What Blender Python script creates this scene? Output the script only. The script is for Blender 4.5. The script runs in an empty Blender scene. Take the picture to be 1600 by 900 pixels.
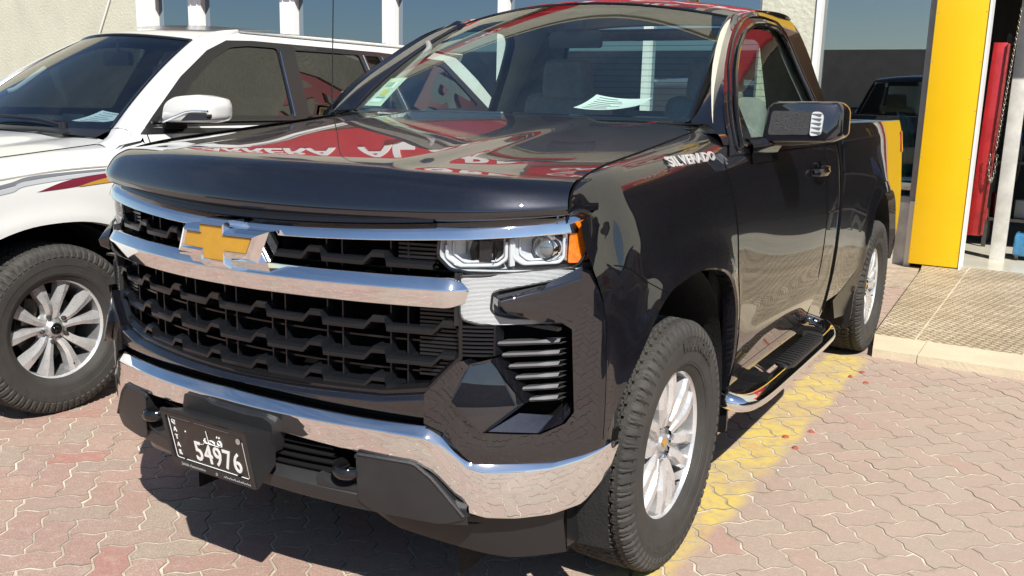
import bpy, bmesh, math, random
import numpy as np
from mathutils import Vector, Matrix
from mathutils.geometry import delaunay_2d_cdt
random.seed(7); np.random.seed(7)
SC = bpy.context.scene
COL = SC.collection
R = math.radians
PI = math.pi

# ------------------------------------------------------------------ camera
cam_d = bpy.data.cameras.new('camera'); cam = bpy.data.objects.new('camera', cam_d); COL.objects.link(cam)
yaw, pitch, roll = -0.542703739, 0.201091882, 0.0255071423
fwd = Vector((math.sin(yaw)*math.cos(pitch), math.cos(yaw)*math.cos(pitch), -math.sin(pitch)))
rgt = Vector((math.cos(yaw), -math.sin(yaw), 0)); upv = rgt.cross(fwd)
c_, s_ = math.cos(roll), math.sin(roll)
r2 = c_*rgt + s_*upv; u2 = -s_*rgt + c_*upv
m = Matrix((r2, u2, -fwd)).transposed().to_4x4()
m.translation = Vector((1.93450025, -1.68600743, 1.45586256))
cam.matrix_world = m
cam_d.sensor_width = 36.0; cam_d.lens = 1444.898/1600*36
cam_d.clip_start = 0.05; cam_d.clip_end = 500
SC.camera = cam

# ------------------------------------------------------------------ world + sun
SUN = Vector((0.70, -0.67, 1.0)).normalized()
W = bpy.data.worlds.new("World"); SC.world = W; W.use_nodes = True
wn, wl = W.node_tree.nodes, W.node_tree.links
wn.clear()
wo = wn.new('ShaderNodeOutputWorld'); bg = wn.new('ShaderNodeBackground')
sky = wn.new('ShaderNodeTexSky'); sky.sky_type = 'NISHITA'; sky.sun_disc = False
sky.sun_elevation = math.asin(SUN.z); sky.sun_rotation = math.atan2(SUN.x, SUN.y)
sky.altitude = 10; sky.air_density = 1.0; sky.dust_density = 0.25; sky.ozone_density = 2.6
tc = wn.new('ShaderNodeTexCoord'); mp = wn.new('ShaderNodeMapping'); mp.inputs['Scale'].default_value = (1, 1, 3.2)
nz = wn.new('ShaderNodeTexNoise'); nz.inputs['Scale'].default_value = 1.7; nz.inputs['Detail'].default_value = 7; nz.inputs['Roughness'].default_value = .58
rp = wn.new('ShaderNodeValToRGB'); rp.color_ramp.elements[0].position = .50; rp.color_ramp.elements[1].position = .85
rp.color_ramp.elements[1].color = (.42, .42, .42, 1)
mxw = wn.new('ShaderNodeMixRGB'); mxw.inputs[2].default_value = (4.6, 4.8, 5.2, 1)
wl.new(tc.outputs['Generated'], mp.inputs[0]); wl.new(mp.outputs[0], nz.inputs['Vector']); wl.new(nz.outputs['Fac'], rp.inputs[0])
wl.new(rp.outputs[0], mxw.inputs[0]); wl.new(sky.outputs[0], mxw.inputs[1]); wl.new(mxw.outputs[0], bg.inputs[0])
bg.inputs[1].default_value = 0.078
wl.new(bg.outputs[0], wo.inputs[0])
sd = bpy.data.lights.new('sun', 'SUN'); sd.energy = 4.9; sd.angle = R(.5); sd.color = (1, .955, .88)
so = bpy.data.objects.new('sun', sd); COL.objects.link(so)
so.rotation_euler = SUN.to_track_quat('Z', 'Y').to_euler(); so.location = (3, -4, 12)
SC.view_settings.view_transform = 'Standard'; SC.view_settings.look = 'None'
SC.view_settings.exposure = 0.55; SC.view_settings.gamma = 1
SC.render.engine = 'CYCLES'
SC.cycles.max_bounces = 8; SC.cycles.transparent_max_bounces = 12; SC.cycles.glossy_bounces = 5
SC.cycles.caustics_reflective = False; SC.cycles.caustics_refractive = False

# ------------------------------------------------------------------ materials
def mat(name, col=(.5, .5, .5), rough=.5, metal=0., coat=0., spec=.5, coat_r=.02, ior=1.5):
    M = bpy.data.materials.new(name); M.use_nodes = True
    b = M.node_tree.nodes['Principled BSDF']
    b.inputs['Base Color'].default_value = (*col, 1); b.inputs['Roughness'].default_value = rough
    b.inputs['Metallic'].default_value = metal; b.inputs['Coat Weight'].default_value = coat
    b.inputs['Coat Roughness'].default_value = coat_r; b.inputs['Specular IOR Level'].default_value = spec
    b.inputs['IOR'].default_value = ior
    return M
def N(M, t, **k):
    n = M.node_tree.nodes.new(t)
    for a, v in k.items():
        if a in n.inputs: n.inputs[a].default_value = v
        else: setattr(n, a, v)
    return n
def L(M, a, b): M.node_tree.links.new(a, b)
def noisy(M, scale=8, amt=.25, bump=0., bscale=60, detail=5, rough_var=0., col2=None, coord='Object'):
    """mix a second colour by noise, optional fine bump"""
    b = M.node_tree.nodes['Principled BSDF']; c = list(b.inputs['Base Color'].default_value)
    t = N(M, 'ShaderNodeTexCoord'); n = N(M, 'ShaderNodeTexNoise', Scale=scale, Detail=detail, Roughness=.65)
    L(M, t.outputs[coord], n.inputs['Vector'])
    r = N(M, 'ShaderNodeValToRGB'); r.color_ramp.elements[0].position = .3; r.color_ramp.elements[1].position = .7
    r.color_ramp.elements[0].color = (*(col2 if col2 else [v*(1-amt) for v in c[:3]]), 1); r.color_ramp.elements[1].color = tuple([min(1, v*(1+amt*.4)) for v in c[:3]])+(1,)
    L(M, n.outputs['Fac'], r.inputs[0]); L(M, r.outputs[0], b.inputs['Base Color'])
    if rough_var:
        mr = N(M, 'ShaderNodeMapRange'); mr.inputs[3].default_value = max(0, b.inputs['Roughness'].default_value-rough_var); mr.inputs[4].default_value = min(1, b.inputs['Roughness'].default_value+rough_var)
        L(M, n.outputs['Fac'], mr.inputs[0]); L(M, mr.outputs[0], b.inputs['Roughness'])
    if bump:
        n2 = N(M, 'ShaderNodeTexNoise', Scale=bscale, Detail=4); L(M, t.outputs[coord], n2.inputs['Vector'])
        bp = N(M, 'ShaderNodeBump', Strength=bump, Distance=.01); L(M, n2.outputs['Fac'], bp.inputs['Height']); L(M, bp.outputs[0], b.inputs['Normal'])
    return M

def paint_mat():
    M = mat('dark_paint', (.006, .007, .012), .36, .5, 1.0, .12, .006)
    b = M.node_tree.nodes['Principled BSDF']
    t = N(M, 'ShaderNodeTexCoord')
    v = N(M, 'ShaderNodeTexVoronoi', Scale=1500); L(M, t.outputs['Object'], v.inputs['Vector'])
    b.inputs['Coat IOR'].default_value = 1.85
    r = N(M, 'ShaderNodeValToRGB'); r.color_ramp.elements[0].position = .70; r.color_ramp.elements[1].position = 1
    r.color_ramp.elements[0].color = (.0060, .0060, .0095, 1); r.color_ramp.elements[1].color = (.026, .028, .038, 1)
    s = N(M, 'ShaderNodeSeparateColor'); L(M, v.outputs['Color'], s.inputs[0]); L(M, s.outputs[0], r.inputs[0]); L(M, r.outputs[0], b.inputs['Base Color'])
    return M
PAINT = paint_mat()
CHROME = noisy(mat('chrome', (.86, .87, .88), .035, 1.0), 14, .06, 0, 0, 3, .02)
SATIN = mat('satin_black', (.012, .012, .013), .28, 0, 0, .5)
GLOSSB = mat('gloss_black', (.008, .008, .009), .12, 0, .3, .5)
PLASTIC = noisy(mat('grey_plastic', (.019, .019, .020), .42, 0, 0, .5), 5, .3, .25, 900)
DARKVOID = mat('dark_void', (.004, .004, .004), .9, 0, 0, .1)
SEAMM = mat('seam', (.003, .003, .003), .8, 0, 0, .1)
def rubber():
    M = noisy(mat('rubber', (.026, .025, .024), .7, 0, 0, .4), 7, .4, .3, 220, 6, .1, (.052, .048, .042))
    return M
RUBBER = rubber()
ALLOY = noisy(mat('alloy', (.68, .68, .68), .28, .55, .5, .5, .05), 18, .10, 0, 0, 4, .08)
HOUS = mat('lamp_housing', (.62, .65, .67), .30, .30, .3, .5)
BARREL = noisy(mat('wheel_barrel', (.34, .34, .34), .4, .6), 18, .3)
ALLOY2 = noisy(mat('alloy_dull', (.56, .56, .57), .34, .8, .3, .5, .1), 14, .2, 0, 0, 4, .08)
STEEL = noisy(mat('brake_steel', (.12, .11, .10), .5, .8), 20, .4)
GOLD = mat('gold_badge', (.62, .34, .035), .35, .35, .5, .5, .03)
noisy(GOLD, 40, .08)
WHITEP = mat('white_paint', (.62, .62, .605), .3, 0, 1.0, .5, .02); noisy(WHITEP, 3, .03)
def glass(name, tint, refl=1.0, ior=1.5, rough=.0):
    M = bpy.data.materials.new(name); M.use_nodes = True; nt = M.node_tree; nt.nodes.clear()
    o = N(M, 'ShaderNodeOutputMaterial'); t = N(M, 'ShaderNodeBsdfTransparent'); t.inputs[0].default_value = (*tint, 1)
    g = N(M, 'ShaderNodeBsdfGlossy'); g.inputs['Roughness'].default_value = rough; g.inputs['Color'].default_value = (refl, refl, refl, 1)
    ge = N(M, 'ShaderNodeNewGeometry'); vd = N(M, 'ShaderNodeVectorMath'); vd.operation = 'DOT_PRODUCT'; L(M, ge.outputs['Normal'], vd.inputs[0]); L(M, ge.outputs['Incoming'], vd.inputs[1])
    F0 = ((ior-1)/(ior+1))**2
    def mm(op, a, b_):
        n_ = N(M, 'ShaderNodeMath'); n_.operation = op
        for i_, s_ in enumerate((a, b_)):
            if isinstance(s_, (int, float)): n_.inputs[i_].default_value = s_
            elif s_ is not None: L(M, s_, n_.inputs[i_])
        return n_.outputs[0]
    sch = mm('ADD', mm('MULTIPLY', mm('POWER', mm('SUBTRACT', 1.0, mm('ABSOLUTE', vd.outputs['Value'], None)), 5.0), 1-F0), F0)
    mx = N(M, 'ShaderNodeMixShader'); L(M, sch, mx.inputs[0]); L(M, t.outputs[0], mx.inputs[1]); L(M, g.outputs[0], mx.inputs[2]); L(M, mx.outputs[0], o.inputs[0])
    return M
GLASS = glass('windshield_glass', (.82, .95, .90), 1.0, 2.25)
TINT = glass('dark_tinted_glass', (.06, .065, .06), 1.0, 1.9)
SUVGL = glass('suv_windshield_glass', (.55, .66, .70), 1.0, 2.1)
LENS = glass('lens_glass', (.95, .96, .97), 1.0, 1.3)
PANE = mat('window_pane', (.27, .33, .40), .02, 1.0, 0, .5)
AMBER = mat('amber_lens', (.85, .20, .008), .22, 0, .8, .5); noisy(AMBER, 90, .45)
WLENS = mat('white_lens', (.62, .65, .67), .2, .1, 1, .5); 
DRLM = mat('drl_lens', (.36, .38, .39), .35, .0, .5, .5)
def drl():
    b = DRLM.node_tree.nodes['Principled BSDF']; t = N(DRLM, 'ShaderNodeTexCoord')
    w = N(DRLM, 'ShaderNodeTexWave', Scale=95, Distortion=1.5); w.bands_direction = 'Z'; L(DRLM, t.outputs['Object'], w.inputs[0])
    bp = N(DRLM, 'ShaderNodeBump', Strength=.5, Distance=.004); L(DRLM, w.outputs[1], bp.inputs['Height']); L(DRLM, bp.outputs[0], b.inputs['Normal'])
drl()
FABRIC = noisy(mat('seat_fabric', (.26, .26, .25), .9), 30, .2, .3, 300)
LIGHTTRIM = noisy(mat('headliner', (.60, .57, .48), .9), 12, .1, .2, 400)
DASH = noisy(mat('dash_plastic', (.03, .032, .034), .6), 12, .3, .3, 500)
PAPER = mat('paper', (.74, .78, .76), .7)
WHITE = mat('white_lettering', (.80, .80, .78), .5)
BLACKP = mat('plate_black', (.012, .010, .009), .35, 0, .3)
CREAM = noisy(mat('cream_stucco', (.53, .525, .42), .85), 1.7, .12, .9, 28, 8)
CREAM2 = noisy(mat('cream_stucco_rough', (.56, .56, .45), .85), 2.5, .12, 1.0, 22, 8)
PLINTH = noisy(mat('plinth', (.60, .57, .50), .8), 5, .35, .8, 30, 8)
UPVC = noisy(mat('white_frame', (.78, .79, .78), .4), 3, .05)
YELLOW = noisy(mat('yellow_cladding', (.86, .51, .002), .42, 0, .15), 2.2, .05)
REDP = noisy(mat('red_enamel', (.42, .016, .020), .4, 0, .3), 7, .35)
REDS = noisy(mat('red_sign', (.50, .018, .030), .45), 2, .12)
GREYF = noisy(mat('grey_frame', (.34, .34, .34), .45, .2), 6, .15)
YTXT = mat('yellow_lettering', (.75, .52, .10), .5)

# ------------------------------------------------------------------ mesh helpers
def cat(p, n=6):
    """Catmull-Rom through points, n segments each"""
    p = np.array(p, float); 
    if len(p) < 3: return np.array([p[0]+(p[-1]-p[0])*k/n for k in range(n+1)])
    q = np.vstack([2*p[0]-p[1], p, 2*p[-1]-p[-2]]); o = []
    for i in range(1, len(q)-2):
        for k in range(n):
            t = k/n; a, b, c, d = q[i-1], q[i], q[i+1], q[i+2]
            o.append(.5*((2*b)+(c-a)*t+(2*a-5*b+4*c-d)*t*t+(3*b-a-3*c+d)*t**3))
    o.append(q[-2]); return np.array(o)
def fillet(pts, r, n=4, closed=True):
    pts = [np.array(p, float) for p in pts]; o = []; m_ = len(pts)
    for i, p in enumerate(pts):
        if not closed and i in (0, m_-1): o.append(p); continue
        a, b = pts[i-1], pts[(i+1) % m_]; rr = r[i] if isinstance(r, (list, tuple)) else r
        da, db = a-p, b-p; la, lb = np.linalg.norm(da), np.linalg.norm(db)
        d = min(rr, la*.45, lb*.45)
        if d < 1e-5: o.append(p); continue
        A, B = p+da/la*d, p+db/lb*d
        for k in range(n+1):
            t = k/n; o.append((1-t)**2*A+2*t*(1-t)*p+t*t*B)
    return o
class MB:
    def __init__(s): s.v = []; s.f = []; s.mi = []; s.cur = 0
    def add(s, vs, fs):
        o = len(s.v); s.v += [tuple(float(c) for c in v) for v in vs]; s.f += [tuple(i+o for i in f) for f in fs]; s.mi += [s.cur]*len(fs); return s
    def grid(s, P, closed_u=False, closed_v=False, flip=False):
        nu, nv = len(P), len(P[0]); vs = [p for row in P for p in row]; fs = []
        for i in range(nu if closed_u else nu-1):
            for j in range(nv if closed_v else nv-1):
                a = i*nv+j; b = ((i+1) % nu)*nv+j; c = ((i+1) % nu)*nv+(j+1) % nv; d = i*nv+(j+1) % nv
                fs.append((a, d, c, b) if flip else (a, b, c, d))
        return s.add(vs, fs)
    def surf(s, rows, nu=4, nv=4, flip=False):
        rows = [cat(r, nv) for r in rows]; n = len(rows[0])
        cols = [cat([r[j] for r in rows], nu) for j in range(n)]
        return s.grid([[cols[j][i] for j in range(n)] for i in range(len(cols[0]))], flip=flip)
    def box(s, c, d, rz=0, bev=0, rot=None):
        x, y, z = (k/2 for k in d)
        if bev:
            bm = bmesh.new(); bmesh.ops.create_cube(bm, size=1); bmesh.ops.scale(bm, vec=d, verts=bm.verts)
            bmesh.ops.bevel(bm, geom=bm.edges[:], offset=bev, segments=2, profile=.5, affect='EDGES')
            bm.verts.index_update(); vs = [v.co.copy() for v in bm.verts]; fs = [[v.index for v in f.verts] for f in bm.faces]; bm.free()
        else:
            vs = [Vector(p) for p in ((-x, -y, -z), (x, -y, -z), (x, y, -z), (-x, y, -z), (-x, -y, z), (x, -y, z), (x, y, z), (-x, y, z))]
            fs = [(0, 3, 2, 1), (4, 5, 6, 7), (0, 1, 5, 4), (1, 2, 6, 5), (2, 3, 7, 6), (3, 0, 4, 7)]
        M_ = (rot if rot is not None else Matrix.Rotation(rz, 3, 'Z'))
        return s.add([M_ @ v + Vector(c) for v in vs], fs)
    def tube(s, path, r, n=12, cap=True, rz=None):
        path = [Vector(p) for p in path]; rings = []; up = Vector((0, 0, 1)); prev = None
        for i, p in enumerate(path):
            t = (path[min(i+1, len(path)-1)]-path[max(i-1, 0)]).normalized()
            if prev is None:
                a = t.cross(up); a = a if a.length > 1e-3 else t.cross(Vector((1, 0, 0))); a.normalize()
            else:
                a = (prev-t*prev.dot(t)).normalized()
            prev = a; b = t.cross(a); rr = r[i] if isinstance(r, (list, tuple)) else r; r2_ = rz if rz else rr
            rings.append([p+a*math.cos(2*PI*k/n)*rr+b*math.sin(2*PI*k/n)*(r2_ if rz else rr) for k in range(n)])
        s.grid(rings, closed_v=True)
        if cap:
            o = len(s.v); s.add(rings[0]+rings[-1], [tuple(range(n)), tuple(range(2*n-1, n-1, -1))])
        return s
    def lathe(s, prof, n=48, axis='X', c=(0, 0, 0), a0=0, a1=2*PI):
        full = abs(a1-a0-2*PI) < 1e-6; rings = []
        for i in range(n if full else n+1):
            a = a0+(a1-a0)*i/n; ring = []
            for (h, r) in prof:
                if axis == 'X': p = (c[0]+h, c[1]+r*math.cos(a), c[2]+r*math.sin(a))
                elif axis == 'Y': p = (c[0]+r*math.cos(a), c[1]+h, c[2]+r*math.sin(a))
                else: p = (c[0]+r*math.cos(a), c[1]+r*math.sin(a), c[2]+h)
                ring.append(p)
            rings.append(ring)
        return s.grid(rings, closed_u=full)
    def prism(s, pts, fn, d0=0, d1=.01):
        """closed outline (u,v) -> fn(u,v,d)"""
        n = len(pts); vs = [fn(p[0], p[1], d0) for p in pts]+[fn(p[0], p[1], d1) for p in pts]
        fs = [tuple(range(n)), tuple(range(2*n-1, n-1, -1))]+[((i+1) % n, i, n+i, n+(i+1) % n) for i in range(n)]
        return s.add(vs, fs)
    def panel(s, outline, holes, fn, res=.03, depth=0, bevel=0, sides=True, grid=True):
        """tessellated region with holes on a curved surface; depth>0 adds side walls along fn's d"""
        def resamp(P):
            o = []
            for i in range(len(P)):
                a, b = np.array(P[i], float), np.array(P[(i+1) % len(P)], float); k = max(1, int(round(np.linalg.norm(b-a)/res)))
                o += [a+(b-a)*t/k for t in range(k)]
            return o
        loops = [resamp(outline)]+[resamp(h) for h in holes]; V = []; E = []
        for lp in loops:
            o = len(V); V += lp; E += [(o+i, o+(i+1) % len(lp)) for i in range(len(lp))]
        Va = np.array(V)
        def inside(pt, poly):
            x, y = pt; c = False; n = len(poly); j = n-1
            for i in range(n):
                xi, yi = poly[i]; xj, yj = poly[j]
                if (yi > y) != (yj > y) and x < (xj-xi)*(y-yi)/(yj-yi)+xi: c = not c
                j = i
            return c
        if grid:
            x0, y0 = Va.min(0); x1, y1 = Va.max(0)
            for x in np.arange(x0+res*.5, x1, res):
                for y in np.arange(y0+res*.5, y1, res):
                    if np.min((Va[:, 0]-x)**2+(Va[:, 1]-y)**2) > (.5*res)**2 and inside((x, y), loops[0]) and not any(inside((x, y), h) for h in loops[1:]): V.append(np.array([x, y]))
        r = delaunay_2d_cdt([Vector((float(v[0]), float(v[1]))) for v in V], E, [], 0, 1e-7)
        ov, of = r[0], r[2]; tris = []
        for f in of:
            cx = sum(ov[i].x for i in f)/3; cy = sum(ov[i].y for i in f)/3
            if inside((cx, cy), loops[0]) and not any(inside((cx, cy), h) for h in loops[1:]): tris.append(tuple(f))
        vs = [fn(v.x, v.y, 0) for v in ov]
        s.add(vs, tris)
        if depth:
            cnt = {}
            for f in tris:
                for i in range(3):
                    e = (f[i], f[(i+1) % 3]); k = (min(e), max(e)); cnt.setdefault(k, []).append(e)
            be = [e[0] for e in cnt.values() if len(e) == 1]
            idx = sorted({i for e in be for i in e}); mp_ = {j: k for k, j in enumerate(idx)}; n = len(idx)
            vs2 = [fn(ov[i].x, ov[i].y, 0) for i in idx]+[fn(ov[i].x, ov[i].y, depth) for i in idx]
            s.add(vs2, [(mp_[b], mp_[a], n+mp_[a], n+mp_[b]) for a, b in be])
        return s
    def mirrored(s, ax=0):
        m2 = MB(); m2.v = [tuple(-c if i == ax else c for i, c in enumerate(v)) for v in s.v]; m2.f = [tuple(reversed(f)) for f in s.f]; m2.mi = list(s.mi); return m2
    def join(s, o):
        k = len(s.v); s.v += o.v; s.f += [tuple(i+k for i in f) for f in o.f]; s.mi += o.mi; return s
    def xf(s, M_):
        s.v = [tuple(M_ @ Vector(v)) for v in s.v]; return s
    def build(s, name, mats, parent=None, smooth=32, weld=1e-5, recalc=False, bevel=0, **tags):
        me = bpy.data.meshes.new(name); me.from_pydata(s.v, [], s.f)
        mats = mats if isinstance(mats, (list, tuple)) else [mats]
        for q in mats: me.materials.append(q)
        if len(mats) > 1: me.polygons.foreach_set('material_index', s.mi)
        if weld or recalc:
            bm = bmesh.new(); bm.from_mesh(me)
            if weld: bmesh.ops.remove_doubles(bm, verts=bm.verts, dist=weld)
            if recalc: bmesh.ops.recalc_face_normals(bm, faces=bm.faces)
            if bevel:
                es = [e for e in bm.edges if len(e.link_faces) == 2 and e.calc_face_angle(0) > .12]
                bmesh.ops.bevel(bm, geom=es, offset=bevel, segments=3, profile=.5, affect='EDGES', clamp_overlap=True)
            bm.to_mesh(me); bm.free()
        if smooth:
            me.shade_smooth(); me.set_sharp_from_angle(angle=R(smooth))
        o = bpy.data.objects.new(name, me); COL.objects.link(o)
        if parent is not None: o.parent = parent
        for k, v in tags.items(): o[k] = v
        return o
def empty(name, loc=(0, 0, 0), **tags):
    o = bpy.data.objects.new(name, None); COL.objects.link(o); o.location = loc; o.empty_display_size = .1
    for k, v in tags.items(): o[k] = v
    return o
def text_mb(txt, size, depth=.002, align='CENTER', bold=0.0, shear=0., space=1.):
    cu = bpy.data.curves.new('t', 'FONT'); cu.body = txt; cu.size = size; cu.extrude = depth; cu.align_x = align; cu.align_y = 'CENTER'
    cu.offset = bold; cu.shear = shear; cu.resolution_u = 3; cu.space_character = space
    ob = bpy.data.objects.new('t', cu); COL.objects.link(ob); bpy.context.view_layer.update()
    me = bpy.data.meshes.new_from_object(ob.evaluated_get(bpy.context.evaluated_depsgraph_get()))
    b = MB(); b.add([v.co for v in me.vertices], [tuple(p.vertices) for p in me.polygons])
    bpy.data.objects.remove(ob); bpy.data.meshes.remove(me); bpy.data.curves.remove(cu); return b
def copy_tree(o, parent=None):
    kids = [c for c in bpy.data.objects if c.parent == o]
    c = o.copy(); COL.objects.link(c)
    if parent is not None: c.parent = parent
    for k in kids: copy_tree(k, c)
    return c
# =================================================================== PICKUP TRUCK
TR = empty('pickup_truck', (0, 0, 0), label='dark metallic pickup truck with chrome grille and bumper, parked in front', category='pickup truck')
def F(x):
    x = abs(x); return .30*x*x+1.6*max(0, x-.65)**2
def front(off=0):
    return lambda x, z, d: (x, F(x)+off+d, z)
YA, YR = .948, 4.156          # axle positions
# --- side surface tables
_ys = [.36, .44, .55, .75, 1.0, 1.37, 1.9, 2.6, 3.0]
_zs = [.36, .45, .6, .75, .85, .95, 1.03, 1.1, 1.2, 1.26, 1.32]
_X = np.array([
 # .36   .44   .55   .75   1.0   1.37  1.9   2.6   3.0
 [.925, .935, .94, .95, .945, .915, .905, .905, .915],   # .36
 [.930, .950, .960, .97, .965, .945, .930, .930, .940],   # .45
 [.930, .955, .975, .985, .980, .968, .962, .962, .965],  # .6
 [.925, .955, .982, .992, .988, .978, .978, .978, .978],  # .75
 [.920, .953, .983, .993, .990, .981, .983, .983, .983],  # .85
 [.915, .945, .975, .988, .988, .981, .984, .984, .984],  # .95
 [.900, .928, .962, .980, .984, .980, .981, .982, .982],  # 1.03
 [.893, .910, .948, .970, .978, .976, .974, .975, .977],  # 1.1
 [.880, .895, .922, .945, .958, .964, .960, .962, .965],  # 1.2
 [.865, .875, .895, .920, .938, .950, .946, .948, .952],  # 1.26
 [.850, .855, .865, .890, .910, .925, .925, .927, .930]]) # 1.32
def _crs(x, xs, f):
    i = int(np.clip(np.searchsorted(xs, x)-1, 0, len(xs)-2)); t = (x-xs[i])/(xs[i+1]-xs[i]); t = min(1, max(0, t))
    g = lambda k: f[min(max(k, 0), len(xs)-1)]
    a, b, c, d = g(i-1), g(i), g(i+1), g(i+2)
    h = xs[i+1]-xs[i]; hm = xs[i]-xs[i-1] if i > 0 else h; hp = xs[i+2]-xs[i+1] if i+2 < len(xs) else h
    m0 = (c-a)/(h+hm)*h; m1 = (d-b)/(h+hp)*h
    t2, t3 = t*t, t*t*t
    return (2*t3-3*t2+1)*b+(t3-2*t2+t)*m0+(-2*t3+3*t2)*c+(t3-t2)*m1
def XS(y, z):
    cols = [_crs(z, _zs, _X[:, j]) for j in range(len(_ys))]
    return _crs(y, _ys, cols)
ARCH = cat([(.425, .52), (.44, .58), (.47, .655), (.525, .76), (.592, .859), (.66, .915), (.75, .948), (.90, .965), (1.037, .962), (1.205, .930), (1.30, .878), (1.365, .79), (1.40, .69), (1.425, .58), (1.44, .46)], 4)
def arch_d(y, z, A):
    return float(np.min(np.hypot(A[:, 0]-y, A[:, 1]-z)))
def XF(y, z):
    d = arch_d(y, z, ARCH); return XS(y, z)+.020*math.exp(-(d/.055)**2)*min(1, max(0, (y-.44)/.15))
def seam_pt(y):
    ys = [.31, .343, .411, .558, .83, 1.05, 1.32, 1.45]; xs = [.885, .872, .862, .852, .842, .833, .818, .80]; zs = [1.192, 1.235, 1.266, 1.292, 1.32, 1.343, 1.372, 1.392]
    return _crs(y, ys, xs), _crs(y, ys, zs)
def column(y, zb, n=26, top=True):
    xs, zs = seam_pt(y); pts = [(xs+.004, y, zs-.004)]
    za = zs-.11
    xa = XF(y, za)
    pts += [(xs+.42*(xa-xs), y, zs-.012), (xs+.78*(xa-xs), y, zs-.045)]
    k = 9
    for i in range(k+1):
        z = za+(zb-za)*i/k; pts.append((XF(y, z), y, z))
    c = cat(pts, 3); return [tuple(p) for p in c]
def fender():
    mb = MB(); A = ARCH
    # columns: from headlight to door front seam (1.37..1.42 leaning)
    ycols = list(np.linspace(.44, .60, 12))+list(np.linspace(.62, 1.30, 36))+list(np.linspace(1.32, 1.435, 12))
    P = []
    for y in ycols:
        zb = float(np.interp(y, A[:, 0], A[:, 1]))
        P.append(column(y, max(zb, .46)))
    # cut at the door seam: push columns behind seam line
    def seam_y(z): return float(np.interp(z, [.45, .67, .87, .99, 1.1, 1.265, 1.33, 1.40], [1.43, 1.425, 1.40, 1.38, 1.345, 1.275, 1.30, 1.40]))
    for i_ in range(3):
        P[i_] = [((p[0], p[1]+(F(p[0])+.004-.44)*(1, .55, .2)[i_], p[2]) if p[2] < 1.185 else p) for p in P[i_]]
    mb.grid(P)
    # corner piece between headlight and hood
    Q = []
    for y in np.linspace(.325, .44, 8):
        xs, zs = seam_pt(y); zl = 1.185; xl = .868+(y-.325)/.115*.035
        Q.append([tuple(p) for p in cat([(xs+.004, y, zs-.004), (xs+.5*(xl-xs)+.006, y, zs-.016), (xl+.0, y, zl+.25*(zs-zl)), (xl, y, zl)], 4)])
    mb.grid(Q)
    # arch lip turned inward
    lip = []
    for y, z in A:
        if z < .46: continue
        x = XF(y, z); lip.append([(x, y, z), (x-.006, y+(YA-y)*.018, z-.006), (x-.05, y+(YA-y)*.03, z-.008)])
    mb.grid(lip, flip=True)
    return mb
fm = fender()
for q in (fm, fm.mirrored()): q.build('fender', PAINT, TR, smooth=40)
# --- hood
def hood_z(u, t):
    # t: 0..1 along profile knots
    K = [0, .05, .10, .18, .27, .36, .42, .50, .63, .76, .88, 1.0]
    oy = [.074, .062, .060, .076, .096, .122, .155, .25, .52, .82, 1.12, 1.40]
    z0 = [1.140, 1.150, 1.174, 1.215, 1.250, 1.2725, 1.2840, 1.2965, 1.3225, 1.353, 1.383, 1.408]
    oyc = [.005, -.006, -.010, .002, .022, .060, .100, .220, .51, .75, 1.0, 1.127]
    zc = [1.182, 1.190, 1.200, 1.222, 1.241, 1.2585, 1.2685, 1.290, 1.320, 1.343, 1.372, 1.391]
    w = abs(u)**2.6
    a = _crs(t, K, oy)*(1-w)+_crs(t, K, oyc)*w; z = _crs(t, K, z0)*(1-w)+_crs(t, K, zc)*w
    fade = min(1, max(0, (t-.36)/.12)); fade = fade*fade*(3-2*fade)
    sq = min(1, max(0, (abs(u)-.47)/.11)); rd = -.011*sq*sq*(3-2*sq)
    c = .004*math.exp(-(u/.05)**2) if False else 0
    zz = z+(rd+c)*fade*(1-.25*t)
    return a, zz
def hood():
    mb = MB(); us = np.linspace(-1, 1, 97); ts = np.concatenate([np.linspace(0, .36, 26), np.linspace(.38, 1, 36)])
    P = []
    for u in us:
        row = []
        for t in ts:
            sx = _crs(t, [0, .10, .18, .27, .36, .42, .50, .63, .76, .88, 1.0], [.885, .882, .876, .870, .863, .859, .852, .842, .833, .818, .80])
            x = u*sx; a, z = hood_z(u, t); Fx = F(u*.885)
            y = Fx+a
            if t > .36:   # rear edge curves forward in the middle
                y -= 0
            row.append((x, y, z))
        P.append(row)
    mb.grid(P, flip=True)
    # lower return lip
    lip = [[(p[0][0], p[0][1], p[0][2]), (p[0][0], p[0][1]+.03, p[0][2]-.003)] for p in P]; mb.grid(lip)
    return mb, P
hm, HP = hood()
HOOD = hm.build('hood', PAINT, TR, smooth=50)
seam = MB()
path = [(seam_pt(y)[0]+.003, y, seam_pt(y)[1]-.004) for y in np.linspace(.31, 1.44, 40)]
seam.tube(path, .0032, 6); s2 = seam.mirrored(); seam.join(s2)
# door front seam, fender/bumper seam
def side_path(pts, off=0.0, fn=XF): return [(fn(y, z)+off, y, z) for y, z in pts]
dfs = cat([(1.43, .47), (1.425, .67), (1.40, .87), (1.38, .99), (1.335, 1.13), (1.285, 1.24), (1.29, 1.29)], 5)
q = MB(); q.tube(side_path(dfs, -.001), .0035, 6)
q.tube(side_path(cat([(.44, 1.045), (.52, 1.03), (.60, .985), (.70, .935)], 5), -.001), .0022, 6)
seam.join(q); seam.join(q.mirrored())
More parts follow.
